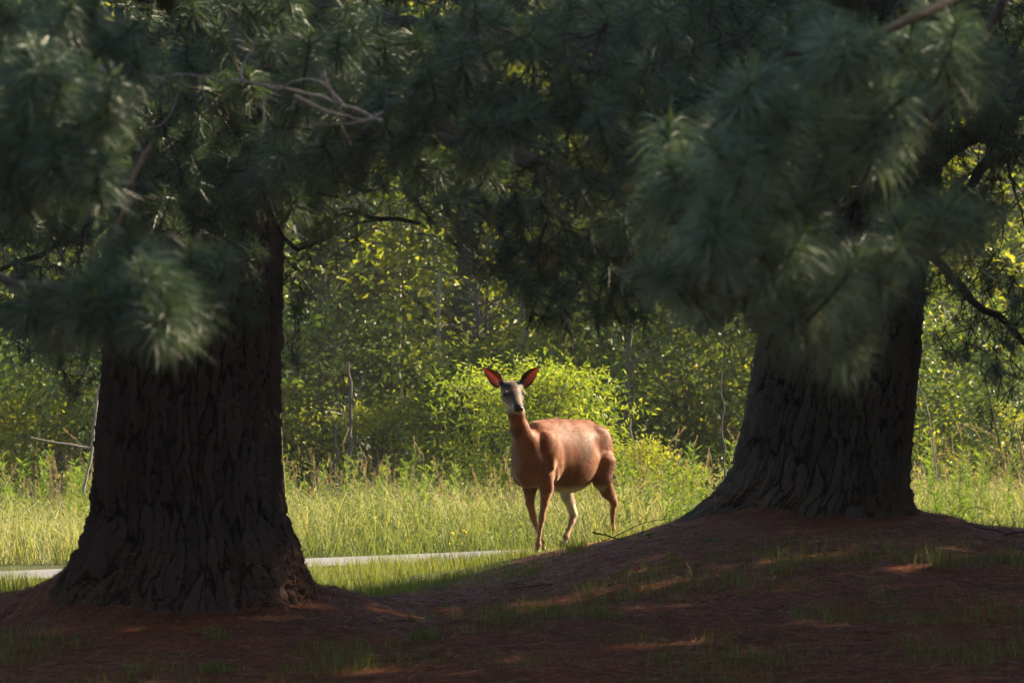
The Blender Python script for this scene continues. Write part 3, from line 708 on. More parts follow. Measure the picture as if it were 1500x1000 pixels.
def broadleaf(seed, h, rad, z0, nclump, per, L, W, mats, trunk_r=0.03, lean=0.1, flat=0.6, clump=0.22, multi=1):
    r = np.random.default_rng(seed); pth = []; ends = []
    for st in range(multi):
        a0 = r.uniform(0, 6.28); ln = lean if multi == 1 else rad*0.5
        n = 8; t = np.linspace(0, 1, n)[:, None]
        top = np.array([math.cos(a0)*ln*h*0.3 if multi == 1 else math.cos(a0)*ln, math.sin(a0)*ln*h*.3 if multi == 1 else math.sin(a0)*ln, h*r.uniform(.85, 1)])
        P = top*t+r.normal(0, 0.02*h**.5, (n, 3))*np.sin(t*3.1); P[0, 2] = -0.1
        pth.append((P, np.linspace(trunk_r, trunk_r*.15, n)*r.uniform(.7, 1)))
        nb = max(3, nclump//multi)
        for k in range(nb):
            u = r.uniform(z0/h, 1)**0.8; base = np.array([np.interp(u, t[:, 0], P[:, i]) for i in range(3)])
            a = r.uniform(0, 6.28); prof = math.sin(PI*min(1, (u-z0/h)/(1-z0/h)*0.85+0.15))**0.6
            l = rad*prof*math.sqrt(r.uniform(.1, 1)); e = base+np.array([math.cos(a)*l, math.sin(a)*l, l*r.uniform(.1, .6)])
            mid = (base+e)/2+np.array([0, 0, l*.08])
            pth.append((np.array([base, mid, e]), np.array([trunk_r*.3, trunk_r*.2, .004])))
            ends.append(e)
    ends = np.array(ends); m = len(ends)
    C = np.repeat(ends, per, 0); off = r.normal(0, 1, (m*per, 3))*np.array([clump, clump, clump*.6])
    cr = np.repeat(r.uniform(-.25, .25, m), per)
    P = C+off; D = norm(off+r.normal(0, .15, off.shape)+np.array([0, 0, -0.15])*clump)
    V, T, R = leaf_cloud(P, D, L, W, r, flat=flat)
    R = np.clip(R*.6+.2+np.repeat(cr, 4), 0, 1)
    v, q = tubes(pth, 6)
    return new_mesh('trunk', v, q, [mats[0]]), new_mesh('foliage', V, T, [mats[1]], shade=False, attrs={'rnd': R})
M_STEM = simple_mat('stem_bark', (0.05, 0.042, 0.034), (0.12, 0.105, 0.09), 30, 0.85, 0.4)
M_LEAFA = leaf_mat('green_leaves', [(0.075, 0.115, 0.022), (0.15, 0.195, 0.036), (0.29, 0.32, 0.075)], 0.42, 0.45, (1.4, 1.3, 0.4))
M_LEAFB = leaf_mat('deep_leaves', [(0.040, 0.078, 0.020), (0.085, 0.130, 0.030), (0.17, 0.21, 0.055)], 0.35, 0.45, (1.3, 1.3, 0.5))
M_LEAFC = leaf_mat('yellow_green_leaves', [(0.15, 0.19, 0.025), (0.25, 0.29, 0.045), (0.42, 0.43, 0.09)], 0.45, 0.45, (1.4, 1.25, 0.35))
VAR = [broadleaf(600, 5.5, 1.5, 0.5, 80, 36, 0.110, 0.075, (M_STEM, M_LEAFA), .04),
       broadleaf(601, 6.5, 1.7, 0.8, 95, 36, 0.105, 0.075, (M_STEM, M_LEAFB), .05),
       broadleaf(602, 4.2, 1.3, 0.3, 72, 36, 0.095, 0.062, (M_STEM, M_LEAFA), .03, clump=.18),
       broadleaf(603, 5.0, 1.2, 0.6, 62, 34, 0.115, 0.080, (M_STEM, M_LEAFC), .03, clump=.2)]
TALL = [broadleaf(610, 12, 2.8, 0.8, 230, 42, 0.16, 0.12, (M_STEM, M_LEAFB), .11, clump=.38),
        broadleaf(611, 10, 2.6, 0.6, 200, 42, 0.16, 0.12, (M_STEM, M_LEAFA), .09, clump=.36)]
SHR = [broadleaf(620, 2.0, 1.1, 0.1, 70, 44, 0.085, 0.050, (M_STEM, M_LEAFA), .015, clump=.15, multi=6),
       broadleaf(621, 2.6, 1.2, 0.1, 80, 44, 0.095, 0.062, (M_STEM, M_LEAFB), .018, clump=.17, multi=6),
       broadleaf(622, 1.4, 0.9, 0.05, 60, 44, 0.075, 0.042, (M_STEM, M_LEAFC), .012, clump=.13, multi=7)]
def plant(name, var, x, y, s, lab, cat, group=None, rz=None):
    e = empty(name, (x, y, float(ground_z(x, y, False)[0]))); e.rotation_euler.z = r_.uniform(0, 6.28) if rz is None else rz
    e.scale = (s, s, s); tag(e, lab, cat, group)
    for k, me in enumerate(var):
        o = bpy.data.objects.new(me.name.split('.')[0], me); o.parent = e; COL.objects.link(o)
        if k == 1: o['kind'] = 'stuff'
    return e
def row(Y0, Y1, n, pool, name, lab, cat, group, extra=3.0, s=(.8, 1.2)):
    for k in range(n):
        Y = r_.uniform(Y0, Y1); hw = 0.125*Y+extra
        x = -hw+2*hw*(k+r_.uniform(.1, .9))/n
        if x > 0.125*Y-0.2 and Y < 80: continue
        plant(name, pool[int(r_.integers(0, len(pool)))], x, Y, r_.uniform(*s), lab, cat, group)
row(43.0, 46, 15, SHR, 'leafy_shrub', 'leafy green shrub at the front of the wood, just behind the meadow', 'shrub', 'shrubs along the edge of the wood', 2)
row(45, 49, 12, VAR, 'young_tree', 'young leafy tree at the front edge of the wood', 'tree', 'young trees at the edge of the wood', 2)
row(46, 50, 8, VAR[3:]+SHR[2:], 'young_tree', 'young leafy tree at the front edge of the wood', 'tree', 'young trees at the edge of the wood', 1, (.7, 1.3))
row(49, 55, 13, VAR+SHR[1:2], 'young_tree', 'young leafy tree at the front edge of the wood', 'tree', 'young trees at the edge of the wood', 3, (1, 1.4))
row(57, 66, 20, SHR, 'forest_shrub', 'large leafy shrub in the undergrowth deep in the wood', 'shrub', 'undergrowth shrubs deep in the wood', 4, (1.5, 2.2))
row(92, 110, 22, TALL, 'forest_tree', 'tall leafy tree deep in the wood', 'tree', 'tall trees filling the wood', 12, (1.3, 1.8))
row(74, 84, 24, SHR, 'forest_shrub', 'large leafy shrub in the undergrowth deep in the wood', 'shrub', 'undergrowth shrubs deep in the wood', 6, (2.0, 3.0))
row(56, 63, 12, TALL, 'forest_tree', 'tall leafy tree deep in the wood', 'tree', 'tall trees filling the wood', 4)
row(64, 72, 12, TALL, 'forest_tree', 'tall leafy tree deep in the wood', 'tree', 'tall trees filling the wood', 6, (1.1, 1.4))
row(76, 90, 14, TALL, 'forest_tree', 'tall leafy tree deep in the wood', 'tree', 'tall trees filling the wood', 10, (1.4, 1.8))
# the bright bush right behind the deer
BB = broadleaf(630, 1.75, 0.95, 0.1, 190, 46, 0.075, 0.022, (M_STEM, leaf_mat('bright_leaves', [(0.085, 0.14, 0.020), (0.19, 0.25, 0.036), (0.40, 0.43, 0.09)], 0.5, 0.45, (1.35, 1.3, 0.35))), .014, clump=.11, multi=11, flat=1.2)
b = at(765, 700, 40.6); plant('bright_bush', BB, b[0], 40.6, 0.92, 'dense yellow-green bush glowing right behind the head and back of the deer', 'bush', rz=1.0)
BB2 = SHR[2]
b = at(925, 700, 40); plant('bright_bush', BB2, b[0], 40.2, 0.6, 'small yellow-green shrub just behind the rump of the deer', 'bush')
# slender trunks one can tell apart
M_BIRCH = simple_mat('birch_bark', (0.10, 0.09, 0.08), (0.46, 0.43, 0.38), 9, 0.7, 0.3, stretch=(1, 1, 2.5))
def stem_tree(name, pts, Y, r0, r1, mat, lab, branches=(), cat='tree'):
    P, R = pxpath(pts, Y, r0, r1, 0, 0.01); base = P[0].copy()
    gz = float(ground_z(base[0], base[1])[0]); P = np.concatenate([[[base[0], base[1], gz-0.1]], P]); R = np.concatenate([[r0*1.1], R])
    e = empty(name, (base[0], base[1], gz)); tag(e, lab, cat)
    v, q = tubes([(P, R)], 8); child(link('trunk', new_mesh('trunk', v, q, [mat])), e)
    for bp in branches:
        p, rr = pxpath(bp, Y, r1*.9, r1*.25, 0, .01); v, q = tubes([(p, rr)], 5); child(link('branch', new_mesh('branch', v, q, [mat])), e)
    return e
stem_tree('birch_tree', [(592, 700), (590, 620), (580, 540), (584, 460), (583, 400), (590, 300), (596, 180)], 50.5, .045, .030, M_BIRCH, 'slim white-barked birch standing in the gap left of the deer')
stem_tree('bare_sapling', [(513, 705), (512, 650), (516, 590), (510, 530)], 42.5, .026, .012, M_STEM, 'thin dark sapling in the gap close to the left trunk', [[(513, 640), (500, 610), (493, 575)], [(514, 600), (528, 570), (534, 545)]])
stem_tree('bare_sapling', [(493, 700), (492, 650), (488, 610)], 42.8, .016, .008, M_STEM, 'short dark stem left of the thin dark sapling')
stem_tree('bare_sapling', [(921, 700), (922, 640), (918, 580), (923, 500), (921, 430)], 43.4, .030, .016, M_STEM, 'dark sapling stem right of the rump of the deer', [[(920, 580), (900, 555), (893, 540)], [(922, 540), (950, 515), (965, 505)]])
stem_tree('dead_snag', [(646, 705), (642, 640), (650, 560), (640, 480), (646, 400)], 46, .032, .02, M_DEAD, 'pale dead stem between the birch and the bright bush')
stem_tree('dead_snag', [(768, 560), (766, 520), (772, 490), (765, 440)], 46.2, .045, .03, M_DEAD, 'pale snag rising above the head of the deer')
stem_tree('bare_sapling', [(1062, 690), (1059, 640), (1056, 590), (1058, 540)], 38.5, .010, .005, M_STEM, 'thin upright stem just left of the right trunk')
# young spruce silhouettes
def spruce(seed, h, rad):
    r = np.random.default_rng(seed); n = 900; z = h*r.random(n)**.8; rr = rad*(1-z/h)*np.sqrt(r.uniform(.1, 1, n)); a = r.uniform(0, 6.28, n)
    P = np.stack([rr*np.cos(a), rr*np.sin(a), z-0.25*rr], -1); D = np.stack([np.cos(a), np.sin(a), -.3+0*a], -1)
    Vs, T, R = [], [], []
    V0, T0, mi, R0 = tuft(seed, n=26, L=.11, w=.006, young=0, stem=False, segs=1)
    W, G = replicate(V0, T0, rotmats(D, r.uniform(0, 6.28, n), r.uniform(.7, 1.2, n)), P)
    v, q = tubes([(np.array([(0, 0, -.1), (0, 0, h*.5), (0, 0, h)]), np.array([.05, .03, .006]))], 6)
    return new_mesh('trunk', v, q, [M_STEM]), new_mesh('needles', W, G, [M_NEEDLE], shade=False, attrs={'rnd': np.tile(R0, n)})
SPR = spruce(650, 3.4, .75)
for px, Y, s, lab in [(680, 47, .95, 'young dark spruce above and left of the head of the deer'), (852, 50, .80, 'small dark spruce tip above the back of the deer'), (470, 50, .9, 'young dark spruce near the left trunk')]:
    plant('spruce_tree', SPR, at(px, 0, Y)[0], Y, s, lab, 'tree')

# ------------------------------------------------------------------ grass
M_MEADOW = leaf_mat('meadow_blades', [(0.09, 0.13, 0.030), (0.18, 0.23, 0.070), (0.46, 0.41, 0.23)], 0.40, 0.6, (1.25, 1.2, 0.55))
M_SHORT = leaf_mat('short_blades', [(0.10, 0.14, 0.028), (0.17, 0.21, 0.045), (0.30, 0.28, 0.11)], 0.35, 0.6, (1.25, 1.2, 0.5))
M_STRAW = leaf_mat('straw', [(0.30, 0.23, 0.12), (0.48, 0.38, 0.22)], 0.3, 0.7, (1.1, 1.0, 0.7))
M_WEED = leaf_mat('weed_leaves', [(0.13, 0.22, 0.035), (0.20, 0.29, 0.055)], 0.42, 0.5, (1.3, 1.2, 0.4))
def blades(P, H, W, r, bend=0.5, wind=0.15):
    n = len(P); a = r.uniform(0, 2*PI, n); d = np.stack([np.cos(a), np.sin(a), 0*a], -1)
    f = r.uniform(0.2, 1, n)[:, None]*bend; H = H[:, None]; up = np.array([0, 0, 1.0])
    s = np.stack([-np.sin(a), np.cos(a), 0*a], -1)
    th = r.uniform(0, PI, n); s = np.stack([np.cos(th), np.sin(th), 0*th], -1)*W[:, None]/2
    p1 = P+up*H*.5+d*H*f*.18; p2 = P+up*H*(1-.25*f)+d*H*f*.62+np.array([-wind, 0, 0])*H*.3
    V = np.stack([P-s, P+s, p1-s*.8, p1+s*.8, p2], 1).reshape(-1, 3); b = (np.arange(n)*5)[:, None]
    T = np.concatenate([b+np.array([[0, 1, 3]]), b+np.array([[0, 3, 2]]), b+np.array([[2, 3, 4]])])
    return V, T
def grass(name, x, y, H, W, mat, r, bend=.5, rnd=None, z=None):
    P = np.stack([x, y, (ground_z(x, y) if z is None else z)-.005], -1)
    V, T = blades(P, H, W, r, bend)
    R = np.clip(rnd if rnd is not None else r.random(len(x)), 0, 1)
    return tag(link(name, new_mesh(name, V, T, [mat], shade=False, attrs={'rnd': np.repeat(R, 5)})), kind='stuff')
r = np.random.default_rng(77)
n = 60000
y = 34.6+r.random(n)**1.1*12.5; x = r.uniform(-1, 1, n)*(0.125*y+1.5)
far_edge = road_c(x)+1.12
keep = y > far_edge+r.random(n)*0.35; x, y = x[keep], y[keep]; d = y-road_c(x)-1.1
patch = fbm(x*.9, y*.6, 0*x, 3, 31)
H = (0.12+0.36*smooth(0, 1.8, d))*(1+.9*patch)*r.uniform(.45, 1.3, len(x))
grass('meadow_grass', x, y, H, r.uniform(.004, .010, len(x)), M_MEADOW, r, 1.5, r.random(len(x))*.7+.12*smooth(.2, 2.5, d)+.28*(H/.35-.8)+.9*fbm(x*.9, y*.5, 0*x, 3, 35))
n = 1500; y = 35.6+r.random(n)*8; x = r.uniform(-1, 1, n)*(0.125*y+1.2); keep = (y > road_c(x)+1.7) & (r.random(n) < .5+1.2*fbm(x*1.5, y*.8, 0*x, 3, 58)); x, y = x[keep], y[keep]; n = len(x)
P = np.stack([x, y, ground_z(x, y)], -1); Hs = r.uniform(.45, .85, n); V, T = blades(P, Hs, np.full(n, .004), r, .35, wind=.1)
tips = V[4::5]; mid = V[2::5]; k = 26; C = np.repeat(tips, k, 0)+(np.repeat(mid, k, 0)-np.repeat(tips, k, 0))*(r.random((n*k, 1))*.38)+r.normal(0, .004, (n*k, 3))
V2, T2, R2 = leaf_cloud(C, np.repeat(norm(tips-mid), k, 0)+r.normal(0, .35, (n*k, 3)), .026, .006, r)
tag(link('meadow_seed_heads', new_mesh('meadow_seed_heads', np.concatenate([V, V2]), np.concatenate([T, T2+len(V)]), [M_STRAW], shade=False, attrs={'rnd': np.concatenate([np.full(len(V), .3), R2])})), kind='stuff')
# low herbs and leaves between the blades
n = 60000; y = 35.0+r.random(n)*9; x = r.uniform(-1, 1, n)*(0.125*y+1.2); keep = (y > road_c(x)+1.25) & (r.random(n) < .55+.6*fbm(x*1.2, y*.8, 0*x, 3, 38)); x, y = x[keep], y[keep]; n = len(x)
d = y-road_c(x)-1.1; pk = 1+1.0*fbm(x*1.1, y*.7, 0*x, 3, 39); z = ground_z(x, y)+(.08+.38*smooth(0, 1.8, d))*pk*r.random(n)**.7
V, T, R = leaf_cloud(np.stack([x, y, z], -1), norm(r.normal(0, 1, (n, 3))+np.array([0, 0, .9])), .055, .014, r, flat=1.0)
tag(link('meadow_herbs', new_mesh('meadow_herbs', V, T, [M_MEADOW], shade=False, attrs={'rnd': np.clip(R*.8+.1, 0, 1)})), kind='stuff')
# more meadow outside the frame, thinner
n = 14000; y = r.uniform(34, 47, n); x = np.where(r.random(n) < .5, -1, 1)*r.uniform(5.5, 12, n); keep = y > road_c(x)+1.3
grass('meadow_grass', x[keep], y[keep], r.uniform(.3, .75, keep.sum()), r.uniform(.008, .014, keep.sum()), M_MEADOW, r)
# verge: short sunlit grass between the pines and the road
n = 120000; x = r.uniform(-5.2, 5.2, n); y = r.uniform(21.5, 37, n)
lmk = litter_mask(x, y); dr = np.abs(y-road_c(x))
keep = (r.random(n) > lmk*1.02) & (dr > 1.02+.16*r.random(n)) & (y < road_c(x)) & (np.abs(x) < .125*y+1.2)
x, y = x[keep], y[keep]; pt = fbm(x*2.2, y*2.2, 0*x, 3, 41)
H = (0.040+.11*np.clip(pt+.25, 0, 1))*r.uniform(.4, 1.6, len(x))
grass('verge_grass', x, y, H, r.uniform(.0025, .005, len(x)), M_SHORT, r, .7, r.random(len(x))*.5+.3+.4*fbm(x, y, 0*x, 2, 42))
# sparse blades in the needle litter
n = 60000; y = 17.2+r.random(n)*8.5; x = r.uniform(-1, 1, n)*(.125*y+.4)
pt = fbm(x*1.3, y*1.3, 0*x, 4, 51); dl = np.hypot(x-LT[0], y-LT[1]); drt = np.hypot(x-RT[0], y-RT[1])
pr = smooth(.02, .35, pt)*smooth(.9, 1.9, dl)*smooth(1.2, 2.8, drt)*.85
keep = r.random(n) < pr; x, y = x[keep], y[keep]
grass('sparse_grass', x, y, r.uniform(.03, .11, len(x))*(1+.6*(r.random(len(x)) < .06)), r.uniform(.0025, .005, len(x)), M_SHORT, r, .8)
# loose needles lying on the ground
n = 80000; y = 16.8+r.random(n)*12; x = r.uniform(-1, 1, n)*(.125*y+.5)
keep = r.random(n) < litter_mask(x, y)*.95+.04; x, y = x[keep], y[keep]; n = len(x)
a = r.uniform(0, 2*PI, n); L = r.uniform(.05, .10, n); dx, dy = np.cos(a)*L/2, np.sin(a)*L/2
A = np.stack([x-dx, y-dy, ground_z(x-dx, y-dy)+r.uniform(.002, .012, n)], -1); B = np.stack([x+dx, y+dy, ground_z(x+dx, y+dy)+r.uniform(.002, .022, n)], -1)
s = np.stack([-np.sin(a), np.cos(a), 0.5+0*a], -1)*.0017
V = np.stack([A-s, A+s, B], 1).reshape(-1, 3)
M_LITTER = leaf_mat('fallen_needles', [(0.10, 0.028, 0.014), (0.26, 0.085, 0.040), (0.52, 0.26, 0.14)], .05, .6, (1, 1, 1))
tag(link('needle_litter', new_mesh('needle_litter', V, np.arange(3*n).reshape(-1, 3), [M_LITTER], shade=False, attrs={'rnd': np.repeat(r.random(n)**1.3, 3)})), kind='stuff')
# seeding stalks and leafy weeds that stand above the meadow
def stalk_mesh(seed, h):
    q_ = np.random.default_rng(seed); P = np.array([(0, 0, -.05), (.01*q_.normal(), 0, h*.5), (.05*q_.normal(), .02, h*.85), (.12*q_.normal(), .03, h)])
    v, q = tubes([(P, np.array([.0022, .0018, .0014, .0010]))], 4); st = new_mesh('stem', v, q, [M_STRAW], attrs={'rnd': np.full(len(v), .2)})
    n = 90; z = h-.17*q_.random(n)**.8*h/.8; c = np.stack([np.interp(z, P[:, 2], P[:, 0]), np.interp(z, P[:, 2], P[:, 1]), z], -1)
    a = q_.uniform(0, 6.28, n); D = np.stack([np.cos(a)*.3, np.sin(a)*.3, 1+0*a], -1)
    V, T, R = leaf_cloud(c, D, .024, .005, q_)
    return st, new_mesh('seed_head', V, T, [M_STRAW], shade=False, attrs={'rnd': R})
ST = [stalk_mesh(700, .95), stalk_mesh(701, .8), stalk_mesh(702, 1.1)]
def weed_mesh(seed, h):
    q_ = np.random.default_rng(seed); P = np.array([(0, 0, -.05), (.01, 0, h*.5), (.03*q_.normal(), .02, h)])
    v, q = tubes([(P, np.array([.005, .004, .0015]))], 5); st = new_mesh('stem', v, q, [M_WEED], attrs={'rnd': np.full(len(v), .5)})
    n = 80; z = h*q_.uniform(.15, 1, n); c = np.stack([np.interp(z, P[:, 2], P[:, 0]), np.interp(z, P[:, 2], P[:, 1]), z], -1)
    a = q_.uniform(0, 6.28, n); D = np.stack([np.cos(a), np.sin(a), .9+0*a], -1)
    V, T, R = leaf_cloud(c, D, .085*h/.8, .018, q_)
    return st, new_mesh('leaves', V, T, [M_WEED], shade=False, attrs={'rnd': R})
WD = [weed_mesh(710, .75), weed_mesh(711, .9)]
def put_small(name, var, x, y, s, lab, cat, group):
    e = empty(name, (x, y, float(ground_z(x, y)[0]))); e.rotation_euler = (r_.normal(0, .08), r_.normal(0, .10), r_.uniform(0, 6.28)); e.scale = (s, s, s); tag(e, lab, cat, group)
    for me in var: o = bpy.data.objects.new(me.name.split('.')[0], me); o.parent = e; COL.objects.link(o)
for k in range(90):
    Y = r_.uniform(36.5, 43); px = r_.choice([r_.uniform(415, 740), r_.uniform(900, 1070), r_.uniform(1340, 1500), r_.uniform(0, 135), r_.uniform(415, 700)])
    put_small('grass_stalk', ST[k % 3], at(px, 0, Y)[0], Y, r_.uniform(.55, .95), 'tall straw-coloured grass stalk with a seed head rising out of the meadow', 'grass stalk', 'seeding grass stalks in the meadow')
for k in range(110):
    Y = r_.uniform(36.2, 42); px = r_.choice([r_.uniform(415, 700), r_.uniform(900, 1070), r_.uniform(1340, 1500), r_.uniform(0, 135)])
    put_small('tall_weed', WD[k % 2], at(px, 0, Y)[0], Y, r_.uniform(.5, .95), 'leafy light green weed standing upright in the meadow', 'weed', 'leafy weeds in the meadow')
# small yellow flowers low in the meadow
M_YEL = simple_mat('yellow_petal', (0.75, 0.50, 0.02), (0.85, 0.62, 0.03), 30, .6)
fl = []
for px, py in [(592, 804), (656, 806), (662, 782), (680, 779), (518, 790), (675, 808), (600, 793)]:
    Y = 35.6; p = at(px, py, Y); g0 = float(ground_z(p[0], Y)[0])
    n = 7; a = np.arange(n)*2*PI/n; V = [(0, 0, 0)]+[(.016*math.cos(t_), .016*math.sin(t_), .004) for t_ in a]+[(0, 0, -.01)]
    T = [(0, 1+i, 1+(i+1) % n) for i in range(n)]+[(8, 1+(i+1) % n, 1+i) for i in range(n)]
    e = empty('yellow_flower', (p[0], Y, g0)); tag(e, 'small yellow flower low in the grass beyond the road', 'flower', 'yellow flowers by the road')
    h = max(.05, p[2]-g0); o = link('blossom', new_mesh('blossom', V, np.array(T), [M_YEL]), e, (0, 0, h), (.9, 0, 0), (1.3, 1.3, 1.3))
    v, q = tubes([(np.array([(0, 0, -.02), (.005, 0, h*.5), (0, 0, h-.01)]), np.array([.002, .002, .0015]))], 4); link('stem', new_mesh('stem', v, q, [M_WEED], attrs={'rnd': np.full(len(v), .5)}), e)
# ------------------------------------------------------------------ the deer
def surface_nets(D, org, h):
    S = D < 0
    nx, ny, nz = D.shape
    c = [S[a:nx-1+a, b:ny-1+b, d:nz-1+d] for a in (0, 1) for b in (0, 1) for d in (0, 1)]
    cnt = sum(x.astype(np.int8) for x in c)
    act = (cnt > 0) & (cnt < 8)
    idx = np.full(act.shape, -1, np.int64); ii = np.argwhere(act); idx[act] = np.arange(len(ii))
    P = np.zeros((len(ii), 3)); W = np.zeros(len(ii))
    corners = [(a, b, d) for a in (0, 1) for b in (0, 1) for d in (0, 1)]
    for u in corners:
        for ax in range(3):
            if u[ax]: continue
            w = list(u); w[ax] = 1
            du = D[ii[:, 0]+u[0], ii[:, 1]+u[1], ii[:, 2]+u[2]]; dw = D[ii[:, 0]+w[0], ii[:, 1]+w[1], ii[:, 2]+w[2]]
            m = (du < 0) != (dw < 0)
            t = np.where(m, du/(du-dw+1e-12), 0)
            p = np.tile(np.array(u, float), (len(ii), 1)); p[:, ax] += t
            P += np.where(m[:, None], p, 0); W += m
    V = (ii+P/W[:, None])*h+org
    Q = []
    for ax in range(3):
        o = [(1, 2), (2, 0), (0, 1)][ax]
        sl0 = [slice(None)]*3; sl1 = [slice(None)]*3
        sl0[ax] = slice(0, -1); sl1[ax] = slice(1, None)
        ch = S[tuple(sl0)] != S[tuple(sl1)]
        e = np.argwhere(ch)
        e = e[(e[:, o[0]] > 0) & (e[:, o[1]] > 0) & (e[:, o[0]] < D.shape[o[0]]-1) & (e[:, o[1]] < D.shape[o[1]]-1)]
        q = []
        for da, db in ((0, 0), (-1, 0), (-1, -1), (0, -1)):
            f = e.copy(); f[:, o[0]] += da; f[:, o[1]] += db
            q.append(idx[f[:, 0], f[:, 1], f[:, 2]])
        q = np.stack(q, 1)
        ins = S[e[:, 0], e[:, 1], e[:, 2]]
        q[~ins] = q[~ins][:, ::-1]
        Q.append(q)
    Q = np.concatenate(Q)
    return V, Q[(Q >= 0).all(1)]

class Field:
    def __init__(s, lo, hi, h):
        s.org = np.array(lo, float); s.h = h
        s.n = np.ceil((np.array(hi)-s.org)/h).astype(int)+1
        s.D = np.full(tuple(s.n), 1.0, np.float32)
    def region(s, lo, hi):
        a = np.clip(np.floor((lo-s.org)/s.h).astype(int), 0, s.n); b = np.clip(np.ceil((hi-s.org)/s.h).astype(int)+1, 0, s.n)
        sl = tuple(slice(x, y) for x, y in zip(a, b))
        g = np.meshgrid(*[s.org[i]+s.h*np.arange(a[i], b[i]) for i in range(3)], indexing='ij')
        return sl, np.stack(g, -1).astype(np.float32)
    def blend(s, sl, d, k, sub=False):
        a = s.D[sl]; d = d.astype(np.float32)
        if sub:
            hh = np.clip(0.5-0.5*(a+d)/k, 0, 1); s.D[sl] = a*(1-hh)-d*hh+k*hh*(1-hh); return
        hh = np.clip(0.5+0.5*(a-d)/k, 0, 1)
        s.D[sl] = a*(1-hh)+d*hh-k*hh*(1-hh)
    def cone(s, p, q, r1, r2, k=0.02):
        p = np.array(p, float); q = np.array(q, float); m = max(r1, r2)+k*1.5
        sl, X = s.region(np.minimum(p, q)-m, np.maximum(p, q)+m)
        pa = X-p; ba = q-p; t = np.clip((pa@ba)/(ba@ba), 0, 1)
        d = np.linalg.norm(pa-t[..., None]*ba, axis=-1)-(r1+(r2-r1)*t)
        s.blend(sl, d, k)
    def chain(s, pts, k=0.02):
        for (a, ra), (b, rb) in zip(pts[:-1], pts[1:]): s.cone(a, b, ra, rb, k)
    def ell(s, c, r, k=0.03, R=None, sub=False):
        c = np.array(c, float); r = np.array(r, float); m = r.max()+k*1.5
        sl, X = s.region(c-m, c+m)
        Y = X-c
        if R is not None: Y = Y@R
        k0 = np.linalg.norm(Y/r, axis=-1); k1 = np.linalg.norm(Y/(r*r), axis=-1)
        s.blend(sl, k0*(k0-1)/np.maximum(k1, 1e-6), k, sub)

def roty(a):
    c, s_ = math.cos(a), math.sin(a); return np.array([[c, 0, s_], [0, 1, 0], [-s_, 0, c]])

YAW = math.radians(235)
DO = np.array([0.17, 28.5])
POLL = np.array([0.310, 0.005, 1.330])
HW, HH = 1.34, 1.18                                                              # width and height of the head
HF = np.array([0.643*math.cos(0.60), 0.767*math.cos(0.60), -math.sin(0.60)])     # towards the nose
HL = np.array([-0.767, 0.643, 0.0])                                              # the head's own left
HU = np.cross(HF, HL)                                                            # forehead side
HR = np.stack([HF, HL, HU], 1)
def hd(f, l=0, u=0): return POLL+HF*f+HL*l*HW+HU*u*HH

